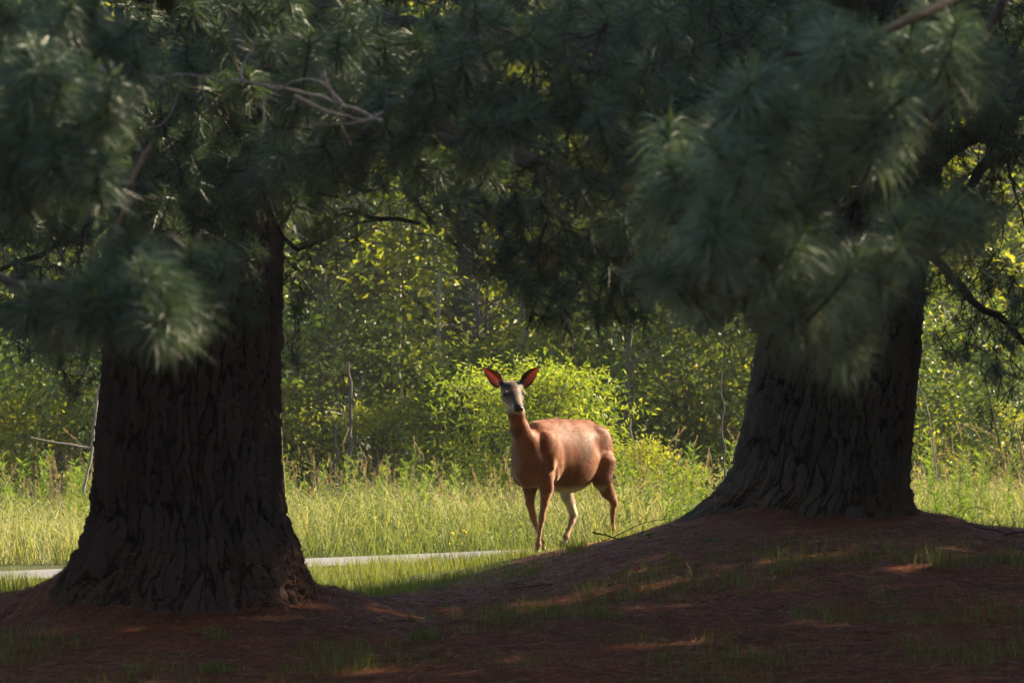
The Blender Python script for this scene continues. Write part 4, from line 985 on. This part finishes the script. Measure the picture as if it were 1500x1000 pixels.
def build_deer():
    f = Field((-1.0, -0.34, 0.16), (0.56, 0.36, 1.42), 0.006)
    # trunk
    f.ell((-0.10, 0, 0.885), (0.27, 0.150, 0.215), 0.05)
    f.ell((-0.38, 0, 0.872), (0.33, 0.182, 0.230), 0.06)
    f.ell((-0.35, 0, 0.815), (0.24, 0.172, 0.188), 0.05)
    f.ell((-0.585, 0, 0.960), (0.155, 0.135, 0.140), 0.045)
    f.ell((0.08, 0, 0.825), (0.145, 0.118, 0.165), 0.05)
    f.cone((0.00, 0, 1.055), (-0.22, 0, 1.045), 0.050, 0.062, 0.05)
    f.cone((-0.22, 0, 1.045), (-0.60, 0, 1.035), 0.065, 0.065, 0.05)
    for s in (1, -1):
        f.ell((-0.01, s*0.095, 0.87), (0.100, 0.068, 0.180), 0.022, roty(0.30))   # shoulder blade
        f.cone((-0.03, s*0.125, 1.00), (0.045, s*0.150, 0.80), 0.014, 0.020, 0.03)  # its ridge
        f.ell((-0.515, s*0.200, 0.955), (0.055, 0.045, 0.075), 0.05, sub=True)       # hollow of the flank
        f.ell((-0.600, s*0.095, 1.035), (0.045, 0.035, 0.035), 0.03)                 # hip
        f.ell((0.050, s*0.092, 0.765), (0.080, 0.050, 0.095), 0.022)              # upper arm
        f.ell((-0.635, s*0.105, 0.870), (0.108, 0.066, 0.195), 0.022, roty(-0.10))  # haunch
    f.cone((0.165, 0, 0.86), (0.130, 0, 0.70), 0.040, 0.035, 0.03)            # breast bone
    # neck
    f.chain([((0.050, 0, 0.870), 0.125), ((0.135, 0, 0.955), 0.075), ((0.210, 0.0, 1.06), 0.052), ((0.262, 0.005, 1.17), 0.047), ((0.305, 0.01, 1.28), 0.048)], 0.05)
    # fore legs: elbow, knee, fetlock, pastern
    L = [((0.045, 0.085, 0.745), 0.066), ((0.015, 0.085, 0.66), 0.047), ((0.045, 0.088, 0.56), 0.028), ((0.072, 0.088, 0.475), 0.0215), ((0.078, 0.088, 0.452), 0.0215),
         ((0.090, 0.088, 0.41), 0.0148), ((0.112, 0.088, 0.315), 0.0138), ((0.118, 0.088, 0.285), 0.0205), ((0.130, 0.088, 0.245), 0.0148)]
    f.chain(L, 0.012)
    Rr = [((0.00, -0.085, 0.745), 0.066), ((-0.035, -0.085, 0.66), 0.047), ((-0.030, -0.082, 0.56), 0.029), ((-0.058, -0.080, 0.478), 0.0215), ((-0.070, -0.080, 0.452), 0.0215),
          ((-0.090, -0.078, 0.41), 0.0148), ((-0.140, -0.072, 0.315), 0.0138), ((-0.152, -0.070, 0.288), 0.0205), ((-0.160, -0.070, 0.248), 0.0148)]
    f.chain(Rr, 0.012)
    # hind legs: haunch, stifle, hock (point backward), cannon
    HLg = [((-0.62, 0.115, 0.82), 0.095), ((-0.600, 0.130, 0.72), 0.070), ((-0.675, 0.125, 0.635), 0.045), ((-0.755, 0.120, 0.575), 0.027), ((-0.775, 0.120, 0.545), 0.0250),
           ((-0.762, 0.120, 0.49), 0.0175), ((-0.757, 0.120, 0.40), 0.0148), ((-0.757, 0.120, 0.365), 0.0215), ((-0.750, 0.120, 0.325), 0.017)]
    f.chain(HLg, 0.014)
    f.cone((-0.715, 0.120, 0.66), (-0.795, 0.120, 0.567), 0.020, 0.012, 0.02)
    HRg = [((-0.60, -0.110, 0.80), 0.095), ((-0.51, -0.125, 0.70), 0.062), ((-0.545, -0.120, 0.60), 0.040), ((-0.600, -0.115, 0.50), 0.027), ((-0.625, -0.115, 0.465), 0.0250),
           ((-0.600, -0.113, 0.415), 0.020), ((-0.535, -0.110, 0.335), 0.0148), ((-0.520, -0.110, 0.315), 0.0205), ((-0.500, -0.110, 0.285), 0.0148)]
    f.chain(HRg, 0.014)
    f.cone((-0.600, -0.115, 0.58), (-0.650, -0.115, 0.478), 0.018, 0.012, 0.02)
    # tail stub held down
    f.chain([((-0.740, 0, 0.985), 0.028), ((-0.775, 0, 0.90), 0.028), ((-0.770, 0, 0.80), 0.016)], 0.03)
    # head
    R = HR
    f.ell(hd(0.020, 0, -0.012), (0.075, 0.074, 0.066), 0.03, R)
    f.ell(hd(0.075, 0, -0.020), (0.085, 0.066, 0.060), 0.03, R)
    f.cone(hd(0.10, 0, -0.016), hd(0.215, 0, -0.012), 0.050, 0.034, 0.02)
    f.cone(hd(0.05, 0, -0.055), hd(0.205, 0, -0.034), 0.038, 0.026, 0.02)
    f.ell(hd(0.228, 0, -0.014), (0.026, 0.035, 0.027), 0.012, R)
    for s in (1, -1):
        f.ell(hd(0.082, s*0.044, 0.012), (0.028, 0.015, 0.014), 0.016, R)         # brow
        f.ell(hd(0.055, s*0.030, -0.048), (0.046, 0.026, 0.036), 0.02, R)         # cheek
        f.ell(hd(0.086, s*0.062, 0.000), (0.018, 0.012, 0.013), 0.006, R, sub=True)  # eye socket
        f.ell(hd(0.248, s*0.013, -0.009), (0.008, 0.005, 0.0045), 0.004, R, sub=True)  # nostril
        f.cone(hd(0.005, s*0.036, 0.012), hd(-0.010, s*0.056, 0.026), 0.026, 0.017, 0.02)  # ear root
    V, Q = surface_nets(f.D, f.org, f.h)
    V[:, 0] = np.where(V[:, 0] < -0.1, -0.1+(V[:, 0]+0.1)*0.95, V[:, 0])
    # two light smoothing passes
    for _ in range(2):
        acc = np.zeros_like(V); cnt = np.zeros(len(V))
        for a, b in ((0, 1), (1, 2), (2, 3), (3, 0)):
            np.add.at(acc, Q[:, a], V[Q[:, b]]); np.add.at(acc, Q[:, b], V[Q[:, a]])
            np.add.at(cnt, Q[:, a], 1); np.add.at(cnt, Q[:, b], 1)
        V = V*0.5+0.5*acc/cnt[:, None]
    return V, Q

def vnormals(V, Q):
    n = np.cross(V[Q[:, 2]]-V[Q[:, 0]], V[Q[:, 3]]-V[Q[:, 1]])
    N = np.zeros_like(V)
    for i in range(4): np.add.at(N, Q[:, i], n)
    return norm(N)

def coat(V, N):
    """coat colour of a summer doe by place on the body, chest and lower flank shade painted in (deer frame)"""
    x, y, z = V.T
    red = np.array([0.265, 0.086, 0.034]); dark = np.array([0.145, 0.048, 0.022]); white = np.array([0.66, 0.56, 0.45])
    tan = np.array([0.36, 0.175, 0.085]); grey = np.array([0.105, 0.056, 0.037]); blk = np.array([0.012, 0.010, 0.011])
    n = fbm(x*9, y*9, z*9, 3, 3)
    C = red[None]*(1+0.25*n[:, None])
    def put(c, m):
        nonlocal C
        m = np.clip(m, 0, 1)[:, None]; C = C*(1-m)+c*m
    st = fbm(x*22, y*10, z*5, 3, 17)
    put(dark*0.8, smooth(0.0, 0.25, st)*0.80*(z > 0.62)*smooth(1.12, 1.0, z))
    put(tan*1.1, smooth(0.02, 0.30, -st)*0.5*(z > 0.62))
    put(dark, smooth(0.06, 0.16, x)*smooth(0.95, 0.80, z)*smooth(0.62, 0.70, z)*0.45)  # shade on the chest, painted into the coat
    put(dark, smooth(0.80, 0.70, z)*smooth(0.64, 0.70, z)*(x < -0.1)*0.5)  # shade of the lower flank, painted in above the belly
    fl = smooth(0.70, 0.45, z)
    put(tan, fl*0.45)
    # white belly and inner legs
    bel = smooth(0.685, 0.645, z+0.35*np.abs(y)*0+0.012*n)*smooth(-0.06, -0.14, x)*smooth(-0.60, -0.53, x)*smooth(0.35, -0.5, N[:, 2])
    put(white, bel*1.0)
    inner = smooth(0.1, 0.75, -N[:, 1]*np.sign(y))*(x < -0.40)*smooth(0.74, 0.66, z)*smooth(0.34, 0.5, z)
    put(white, inner*np.where(y > 0, 0.25, 0.75))
    put(white, smooth(-0.74, -0.79, x)*smooth(0.95, 0.85, z)*0.7)
    # head frame
    H = (V-POLL)@HR
    f, l, u = H.T; l = l/HW; u = u/HH
    ishead = smooth(1.14, 1.20, z)*(x > 0.12)
    put(grey, ishead*smooth(-0.06, 0.0, f))
    top = ishead*smooth(-0.005, 0.02, u)
    put(grey*0.35, top*smooth(-0.02, 0.01, f)*smooth(0.15, 0.10, f))
    put(np.array([0.30, 0.15, 0.07]), top*np.exp(-((np.abs(l)-0.022)/0.010)**2)*smooth(0.05, 0.07, f)*smooth(0.11, 0.09, f)*0.8)
    put(grey*0.5, ishead*smooth(0.10, 0.14, f)*np.exp(-(l/0.016)**2)*(u > -0.01))
    put(white*0.45, ishead*np.exp(-(((f-0.086)/0.024)**2+((u-0.0)/0.020)**2))*(np.abs(l) > 0.030)*0.45)
    put(blk*2, ishead*np.exp(-(((f-0.087)/0.017)**2+((u-0.0)/0.012)**2))*(np.abs(l) > 0.030)*1.0)
    put(white, ishead*smooth(-0.040, -0.060, u)*smooth(0.02, 0.10, f)*0.8)
    put(white, smooth(1.15, 1.18, z)*(x > 0.12)*smooth(0.2, -0.3, N@HU)*smooth(0.16, 0.08, f)*smooth(-0.02, 0.06, f)*smooth(-0.035, -0.06, u)*0.5)
    put(white, ishead*np.exp(-((f-0.205)/0.010)**2)*0.6*(u < 0.0))
    put(blk, ishead*smooth(0.205, 0.222, f+0.6*np.minimum(u+0.02, 0)))
    return np.clip(C, 0, 1)

t = NT('deer_coat')
ca = t.attr('coat')
ns = t.noise(90, 4, 0.7, stretch=(0.3, 1, 0.6))
cc = t.mix(0.5, ca, t.ramp(ns, [(0.25, (0.55, 0.50, 0.46)), (0.75, (1.3, 1.3, 1.3))]), 'MULTIPLY')
p = t.n('BsdfPrincipled', Base_Color=cc, Roughness=0.62, Normal=t.bump(ns, 0.5, 0.006))
p.inputs['Sheen Weight'].default_value = 0.6; p.inputs['Sheen Roughness'].default_value = 0.4
p.inputs['Sheen Tint'].default_value = (1, 0.8, 0.65, 1); p.inputs['Specular IOR Level'].default_value = 0.25
M_COAT = t.done(p.outputs[0])
t = NT('ear_skin')
ea = t.attr('coat')
p = t.n('BsdfPrincipled', Base_Color=ea, Roughness=0.6); p.inputs['Specular IOR Level'].default_value = 0.2
tr = t.n('BsdfTranslucent', Color=t.mix(1.0, ea, (1.0, 0.60, 0.50), 'MULTIPLY'))
M_EAR = t.done(t.n('MixShader', i0=0.65, i1=p.outputs[0], i2=tr.outputs[0]).outputs[0])
def gloss(name, c, r=0.15):
    t = NT(name); p = t.n('BsdfPrincipled', Base_Color=(*c, 1), Roughness=r); return t.done(p.outputs[0])
M_EYE = gloss('eye', (0.006, 0.004, 0.003), 0.06)
M_NOSE = simple_mat('wet_nose', (0.008, 0.008, 0.009), (0.02, 0.018, 0.018), 300, 0.3, 0.4, 0.001, spec=0.5)
M_HOOF = simple_mat('hoof', (0.02, 0.016, 0.014), (0.05, 0.04, 0.035), 80, 0.5)

def make_ear(name, base, tip, face, wid, parent, sg):
    """cupped leaf-shaped ear; face = direction the opening looks to (deer frame)"""
    base = np.array(base); tip = np.array(tip); ax = tip-base; Lr = np.linalg.norm(ax); ax = ax/Lr
    face = np.array(face, float); face = norm(face-ax*np.dot(face, ax)); side = np.cross(ax, face)
    nu, nv = 22, 13
    V = []; C = []
    for layer in (0, 1):
        for i in range(nu):
            u = i/(nu-1)
            w = wid*(math.sin(PI*min(1, (u*0.88+0.12))**0.85)**0.85)*(1 if u < 0.999 else 0.1)
            w = max(w, 0.002)
            for j in range(nv):
                v = -1+2*j/(nv-1)
                a = v*1.15*(1-0.45*u)+0.0
                curl = (1-0.35*u)
                p = base+ax*(u*Lr)+side*(w*math.sin(a)*1.0)+face*(w*0.95*curl*(1-math.cos(a)) - 0.020*math.sin(PI*u))
                if layer: p = p-face*0.0035*math.cos(a)*(1-0.6*u)-side*0.0035*math.sin(a)*(1-0.6*u)
                V.append(p)
                rim = abs(v)**6+max(0, (u-0.86)/0.14)**2
                if layer == 0:
                    w_ = v*sg; c = np.array([0.68, 0.28, 0.23])*(1+0.15*math.sin(j*2.3+i))
                    if w_ < -0.15: c = c*0.0+np.array([0.10, 0.05, 0.045])
                    fr = max(0, 1-abs(w_-0.02-0.4*(0.5-u))/0.30)*max(0, 1-u*0.7)
                    fr2 = max(0, 1-u/0.22)
                    k = min(1, fr+fr2); c = c*(1-k)+np.array([0.66, 0.50, 0.40])*k
                else: c = np.array([0.20, 0.12, 0.08])
                k = min(1, rim); c = c*(1-k)+np.array([0.05, 0.03, 0.025])*k
                C.append(c)
    V = np.array(V); C = np.array(C); Q = []
    g = lambda L_, i, j: L_*nu*nv+i*nv+j
    for i in range(nu-1):
        for j in range(nv-1):
            Q.append((g(0, i, j), g(0, i, j+1), g(0, i+1, j+1), g(0, i+1, j)))
            Q.append((g(1, i, j), g(1, i+1, j), g(1, i+1, j+1), g(1, i, j+1)))
        for j, fl in ((0, 0), (nv-1, 1)):
            q = (g(0, i, j), g(0, i+1, j), g(1, i+1, j), g(1, i, j)); Q.append(q[::-1] if fl else q)
    for i, fl in ((0, 1), (nu-1, 0)):
        for j in range(nv-1):
            q = (g(0, i, j), g(0, i, j+1), g(1, i, j+1), g(1, i, j)); Q.append(q if not fl else q[::-1])
    return link(name, new_mesh(name, V, np.array(Q), [M_EAR], attrs={'coat': C}), parent)

def ell_mesh(name, c, R, r, m, parent, nu=16, nv=10):
    V = []; Q = []
    for i in range(nv+1):
        a = PI*i/nv
        for j in range(nu):
            b = 2*PI*j/nu
            V.append(np.array(c)+R@(np.array([math.sin(a)*math.cos(b), math.sin(a)*math.sin(b), math.cos(a)])*np.array(r)))
    for i in range(nv):
        for j in range(nu):
            Q.append((i*nu+j, (i+1)*nu+j, (i+1)*nu+(j+1) % nu, i*nu+(j+1) % nu))
    return link(name, new_mesh(name, V, np.array(Q), [m]), parent)

DV, DQ = build_deer()
DN = vnormals(DV, DQ)
deer = link('deer', new_mesh('deer', DV, DQ, [M_COAT], attrs={'coat': coat(DV, DN)}), None, (DO[0], DO[1], 0), (0, 0, YAW))
tag(deer, 'reddish brown doe standing at the mound edge with raised ears, head turned to the viewer', 'deer')
# world directions -> deer frame
def w2d(v):
    c, s = math.cos(-YAW), math.sin(-YAW); return np.array([c*v[0]-s*v[1], s*v[0]+c*v[1], v[2]])
er = hd(-0.005, -0.050, 0.012); el = hd(-0.005, 0.050, 0.012)
make_ear('ear', er, er+w2d((-0.130, 0.035, 0.118)), w2d((-0.40, -0.95, -0.05)), 0.055, deer, -1)
make_ear('ear', el, el+w2d((0.125, 0.020, 0.125)), w2d((0.45, -0.90, -0.05)), 0.055, deer, 1)
for s in (1, -1):
    ey = ell_mesh('eye', hd(0.086, s*0.0500, 0.000), HR, (0.0185, 0.0140, 0.0150), M_EYE, deer)
nz = ell_mesh('nose', hd(0.240, 0, -0.008), HR, (0.0165, 0.0310, 0.0195), M_NOSE, deer, 18, 12)
for s in (1, -1):
    ell_mesh('nostril', hd(0.2545, s*0.0125, -0.006), HR, (0.003, 0.0065, 0.0045), gloss('nostril_dark', (0.002, 0.002, 0.002), 0.6), nz, 10, 6)
def hoof(x, y, z, a=0.0):
    V = []; Q = []
    for c in (-1, 1):
        o = len(V)
        for i, (zz, w, l0, l1) in enumerate(((0.042, 0.010, -0.012, 0.012), (0.020, 0.0125, -0.015, 0.024), (0.0, 0.014, -0.017, 0.036))):
            for j in range(10):
                b = 2*PI*j/10; cx = (l0+l1)/2+(l1-l0)/2*math.cos(b)
                V.append((x+cx, y+c*0.0135+w*math.sin(b)*(1-0.35*max(0, math.cos(b))), z+zz))
        for i in range(2):
            for j in range(10): Q.append((o+i*10+j, o+i*10+(j+1) % 10, o+(i+1)*10+(j+1) % 10, o+(i+1)*10+j))
        V.append((x, y+c*0.0135, z+0.044)); V.append((x+0.008, y+c*0.0135, z-0.001))
        for j in range(10):
            Q.append((o+(j+1) % 10, o+j, len(V)-2, len(V)-2)); Q.append((o+20+j, o+20+(j+1) % 10, len(V)-1, len(V)-1))
    Q = np.array(Q); tri = Q[:, 2] == Q[:, 3]
    return link('hoof', new_mesh('hoof', V, [Q[~tri], Q[tri][:, :3]], [M_HOOF]), deer)
HOOVES = [(0.132, 0.088, 0.212), (-0.166, -0.070, 0.218), (-0.748, 0.120, 0.290), (-0.492, -0.110, 0.250)]
for h_ in HOOVES: hoof(h_[0] if h_[0] > -0.1 else -0.1+(h_[0]+0.1)*0.95, h_[1], h_[2]) if h_[0] < -0.1 else hoof(*h_)

# short guard hairs over the whole coat
def fur(V, Q, N, n):
    a = V[Q[:, 0]]; A = np.linalg.norm(np.cross(V[Q[:, 2]]-a, V[Q[:, 3]]-V[Q[:, 1]]), axis=1)
    pr = A/A.sum(); f = rng.choice(len(Q), n, p=pr)
    w = rng.random((n, 4)); w /= w.sum(1, keepdims=True)
    P = (V[Q[f]]*w[:, :, None]).sum(1); Nn = norm((N[Q[f]]*w[:, :, None]).sum(1))
    C = coat(P, Nn)
    x, y, z = P.T
    H = (P-POLL)@HR; onhead = (z > 1.19) & (x > 0.12)
    g = np.tile(np.array([-0.8, 0, -0.55]), (n, 1))
    leg = smooth(0.72, 0.60, z); g = g*(1-leg[:, None])+np.array([0, 0, -1.0])*leg[:, None]
    neck = (smooth(0.98, 1.1, z)*(x > 0.02))[:, None]; g = g*(1-neck)+np.array([-0.45, 0, -0.9])*neck
    g[onhead] = -HF
    g = norm(g+rng.normal(0, 0.14, (n, 3)))
    g = norm(g-Nn*(g*Nn).sum(1)[:, None])
    Ln = np.where(onhead, 0.006, np.where(z < 0.62, 0.011, 0.020))*rng.uniform(0.6, 1.25, n)
    Ln = np.where((z < 0.70) & (x < -0.15) & (x > -0.7) & (np.abs(y) < 0.16) & (z > 0.56), 0.030*rng.uniform(.6, 1.3, n), Ln)
    lift = rng.uniform(0.05, 0.25, n)[:, None]
    tip = P+Ln[:, None]*norm(g+Nn*lift); s = norm(np.cross(Nn, g))*(0.0008+0.0003*rng.random((n, 1)))*np.where(onhead, 0.7, 1)[:, None]
    P0 = P-Nn*0.001
    Vv = np.stack([P0-s, P0+s, tip], 1).reshape(-1, 3)
    C = C*rng.uniform(0.70, 1.28, (n, 1))
    Cc = np.repeat(np.clip(C, 0, 1), 3, 0)
    return Vv, np.arange(3*n).reshape(-1, 3), Cc
fv, ff, fc = fur(DV, DQ, DN, 130000)
H_ = (fv[::3]-POLL)@HR
keep = ~((H_[:, 0] > 0.218) | ((np.abs(H_[:, 0]-0.086) < 0.013) & (np.abs(H_[:, 2]) < 0.011) & (fv[::3, 2] > 1.15)))
fv = fv.reshape(-1, 3, 3)[keep].reshape(-1, 3); fc = fc.reshape(-1, 3, 3)[keep].reshape(-1, 3); ff = np.arange(len(fv)).reshape(-1, 3)
t = NT('guard_hair')
ca = t.attr('coat')
p = t.n('BsdfPrincipled', Base_Color=ca, Roughness=0.5); p.inputs['Specular IOR Level'].default_value = 0.3
tr = t.n('BsdfTranslucent', Color=ca)
M_HAIR = t.done(t.n('MixShader', i0=0.35, i1=p.outputs[0], i2=tr.outputs[0]).outputs[0])
tag(link('guard_hair', new_mesh('guard_hair', fv, ff, [M_HAIR], attrs={'coat': fc}, shade=False), deer), kind='stuff')
# ------------------------------------------------------------------ fallen twigs, seedlings, a bare branch
M_TWIG = simple_mat('dark_twig', (0.018, 0.014, 0.012), (0.05, 0.04, 0.033), 80, .8, .4, .002)
def twig(name, paths, mat, lab, cat='twig'):
    v, q = tubes(paths, 5); c = paths[0][0][0]
    v = v-np.array([c[0], c[1], 0]); o = link(name, new_mesh(name, v, q, [mat]), None, (c[0], c[1], 0)); return tag(o, lab, cat)
twig('fallen_twig', [pxpath([(868, 779), (882, 782), (898, 787), (915, 789), (925, 788)], 25.75, .006, .003, 0, .002),
     pxpath([(898, 787), (915, 778), (935, 768), (955, 762), (980, 760), (1010, 753)], 25.7, .0035, .0012, -.3, .001),
     pxpath([(895, 786), (888, 792), (880, 789), (872, 780)], 25.7, .003, .0015), pxpath([(955, 762), (965, 775), (953, 773)], 25.6, .002, .001),
     pxpath([(950, 762), (942, 758), (937, 752)], 25.6, .0018, .001), pxpath([(972, 760), (970, 752), (975, 748)], 25.5, .0018, .001), pxpath([(957, 762), (953, 752), (949, 748)], 25.6, .0018, .001),
     pxpath([(870, 781), (878, 795), (885, 797)], 25.7, .0018, .001)], M_TWIG, 'thin black fallen twig on the mound edge by the hind hoof of the deer')
twig('fallen_twig', [pxpath([(1408, 768), (1410, 752), (1420, 742), (1440, 744), (1458, 752)], 25, .003, .0012, .1, .001),
     pxpath([(1408, 768), (1425, 765), (1428, 778), (1424, 781)], 25, .005, .003, 0, .001), pxpath([(1425, 771), (1455, 775), (1480, 783), (1500, 777), (1530, 776)], 24.9, .004, .002, 0, .002),
     pxpath([(1453, 775), (1455, 762), (1462, 762), (1466, 785)], 24.9, .003, .002, 0, .001), pxpath([(1470, 785), (1485, 779), (1510, 780)], 24.8, .005, .003, 0, .001), pxpath([(1478, 783), (1486, 760), (1484, 748)], 24.9, .002, .001)],
     M_TWIG, 'tangle of curled black twigs on the slope right of the right pine')
twig('bare_branch', [pxpath([(122, 720), (128, 690), (136, 658), (140, 600), (150, 540)], 36.5, .014, .010, 0, .003), pxpath([(136, 657), (110, 652), (80, 648), (45, 640)], 36.5, .012, .006, 0, .003)],
     M_DEAD, 'pale bare branch leaning behind the left pine, one arm held out sideways', 'branch')
twig('leaning_stem', [pxpath([(418, 722), (413, 660), (411, 600), (408, 545)], 30, .006, .002, 0, .002)], M_STRAW, 'pale thin stem standing right against the left trunk', 'stem')
twig('leaning_stem', [pxpath([(1372, 700), (1366, 640), (1360, 600), (1345, 560)], 36, .006, .003, 0, .003)], M_DEAD, 'thin dry stem leaning just right of the right trunk', 'stem')
twig('leaning_stem', [pxpath([(1501, 680), (1493, 645), (1490, 620)], 36, .009, .006, 0, .003)], M_STRAW, 'thick pale stalk at the right edge of the view', 'stem')
def litter_stick(k, px, py, Lm, ang, rad, Y):
    p = at(px, py, Y); n = 8; t = np.linspace(-.5, .5, n); x = p[0]+t*Lm*math.cos(ang); y = Y+t*Lm*math.sin(ang)
    z = ground_z(x, y)+rad*.8; P = np.stack([x, y, z], -1)+rng.normal(0, rad*.5, (n, 3)); P[:, 2] = np.maximum(P[:, 2], z)
    return [(P, np.linspace(rad, rad*.5, n))]
def find_Y(px, py):
    Ys = np.linspace(17.5, 29, 240); P = np.array([at(px, py, Y) for Y in Ys]); d = P[:, 2]-ground_z(P[:, 0], P[:, 1], False)
    k = np.nonzero(d < 0)[0]; return float(Ys[k[0]]) if len(k) else 20.0
for k, (px, py, L, a, rad, lab) in enumerate([(590, 970, .38, .5, .006, 'dark crooked stick lying in the needles between the pines, low in the view'), (1290, 902, .16, -.4, .004, 'short pale stick on the litter under the right pine'),
        (1370, 948, .20, .6, .004, 'pale stick lying in the lower right corner of the litter'), (780, 862, .22, 2.8, .004, 'dark stick on the slope below the deer'), (905, 858, .12, .2, .0035, 'tiny twig on the mound below the hind legs of the deer')]):
    twig('fallen_stick', litter_stick(k, px, py, L, a, rad, find_Y(px, py)), M_DEAD if 'pale' in lab else M_TWIG, lab, 'stick')
# seedlings
M_SEED = leaf_mat('seedling_leaves', [(0.12, 0.20, 0.03), (0.20, 0.28, 0.05)], .4, .5, (1.3, 1.2, .4))
def seedling(px, py, h, nl, L, lab):
    Y = find_Y(px, py); p = at(px, py, Y); g0 = float(ground_z(p[0], Y)[0]); e = empty('seedling', (p[0], Y, g0)); tag(e, lab, 'plant')
    v, q = tubes([(np.array([(0, 0, -.02), (.005, 0, h*.5), (0, .005, h)]), np.array([.002, .0016, .001]))], 4); link('stem', new_mesh('stem', v, q, [M_SEED], attrs={'rnd': np.full(len(v), .3)}), e)
    for i in range(nl):
        a = rng.uniform(0, 6.28); V, T, R = leaf_cloud(np.array([[0, 0, h*(.6+.4*i/nl)]]), np.array([[math.cos(a), math.sin(a), rng.uniform(-.2, .5)]]), L, L*.7, rng)
        link('leaf', new_mesh('leaf', V, T, [M_SEED], shade=False, attrs={'rnd': R}), e)
for a in [(937, 806, .09, 3, .055, 'seedling with broad pale leaves on the mound, just below the fallen twig'), (957, 800, .09, 4, .05, 'seedling with drooping leaves right of the first one below the fallen twig'), (942, 828, .07, 4, .035, 'tiny light green seedling half way down the mound'),
          (980, 836, .10, 5, .035, 'slender seedling on the mound slope left of the right trunk'), (985, 782, .06, 3, .03, 'yellow-green sprig on the left rim of the right mound'), (1045, 800, .05, 4, .04, 'low broad-leaved plant in front of the left root of the right pine'),
          (745, 920, .06, 4, .04, 'light green sprig in the litter under the deer, low in the view'), (650, 905, .07, 4, .03, 'small green sprig in the litter between the two pines'), (1420, 838, .08, 4, .03, 'dull green sprig in the shade right of the right pine'),
          (560, 915, .05, 4, .03, 'small green sprig nearer the left pine')]:
    seedling(*a)
def tuft_of_grass(px, py, n, h, sp, lab):
    Y = find_Y(px, py); p = at(px, py, Y); x = rng.normal(0, sp, n); y = rng.normal(0, sp, n)
    P = np.stack([x, y, ground_z(x+p[0], y+Y)-.01], -1); V, T = blades(P, rng.uniform(.4, 1.1, n)*h, rng.uniform(.003, .005, n), rng, 1.0)
    o = link('grass_tuft', new_mesh('grass_tuft', V, T, [M_SHORT], shade=False, attrs={'rnd': np.repeat(rng.random(n), 5)}), None, (p[0], Y, 0)); tag(o, lab, 'grass')
for a in [(1375, 835, 90, .16, .05, 'tuft of grass on the slope right of the right pine'), (1480, 825, 90, .15, .05, 'tuft of grass at the right edge on the slope'), (320, 940, 90, .09, .035, 'grass tuft in front of the left pine'), (320, 985, 160, .08, .035, 'low grass tuft at the bottom left of the litter'),
          (1150, 770+70, 60, .12, .05, 'thin grass tuft in front of the right pine'), (838, 812, 130, .16, .04, 'bright grass tuft between the fore and hind legs of the deer'), (770, 838, 90, .09, .05, 'low grass tuft in front of the deer'), (925, 790, 30, .10, .05, 'small grass tuft by the fallen twig'),
          (620, 935, 120, .10, .04, 'thin grass tuft in the middle of the litter'), (880, 905, 120, .10, .04, 'thin grass tuft right of the middle in the litter')]:
    tuft_of_grass(*a)

# brown needles caught in the bark at the foot of each trunk
for T_, prof, lo, hi, par in ((LT, profL, .12, .50, pine_l), (RT, profR, .45, .78, pine_r)):
    n = 4200; pr = np.array(prof); z = lo+(hi-lo)*rng.random(n)**2.6; a = rng.uniform(0, 2*PI, n)
    R = np.interp(z, pr[:, 0], pr[:, 2])+.012; c = T_[0]+np.interp(z, pr[:, 0], pr[:, 1])
    A = np.stack([c+R*np.cos(a), T_[1]+R*np.sin(a), z], -1); N_ = np.stack([np.cos(a), np.sin(a), 0*a], -1); t_ = np.stack([-np.sin(a), np.cos(a), 0*a], -1)
    q_ = rng.uniform(0, PI, n)[:, None]; D = t_*np.cos(q_)+np.array([0, 0, 1])*np.sin(q_)*.7+N_*rng.uniform(-.2, .5, (n, 1)); S_ = norm(np.cross(D, N_))*.0016
    V = np.stack([A-S_, A+S_, A+D*rng.uniform(.05, .09, (n, 1))], 1).reshape(-1, 3)
    tag(child(link('caught_needles', new_mesh('caught_needles', V, np.arange(3*n).reshape(-1, 3), [M_LITTER], shade=False, attrs={'rnd': np.repeat(rng.random(n)**1.3, 3)})), par), kind='stuff')

# ------------------------------------------------------------------ thin evening haze in the air
HAZE = 0.0005
X0, X1, Y0, Y1, Z0, Z1 = -520, 520, -220, 920, -1.6, 27
hb = [(X0, Y0, Z0), (X1, Y0, Z0), (X1, Y1, Z0), (X0, Y1, Z0), (X0, Y0, Z1), (X1, Y0, Z1), (X1, Y1, Z1), (X0, Y1, Z1)]
hm = bpy.data.materials.new('haze_air'); hm.use_nodes = True; hm.node_tree.nodes.clear()
ho = hm.node_tree.nodes.new('ShaderNodeOutputMaterial'); hv = hm.node_tree.nodes.new('ShaderNodeVolumePrincipled')
hv.inputs['Color'].default_value = (1.0, 0.97, 0.90, 1); hv.inputs['Density'].default_value = HAZE; hv.inputs['Anisotropy'].default_value = 0.35
hm.node_tree.links.new(hv.outputs[0], ho.inputs['Volume'])
tag(link('haze', new_mesh('haze', hb, np.array([(0, 3, 2, 1), (4, 5, 6, 7), (0, 1, 5, 4), (1, 2, 6, 5), (2, 3, 7, 6), (3, 0, 4, 7)]), [hm], shade=False)), kind='stuff')
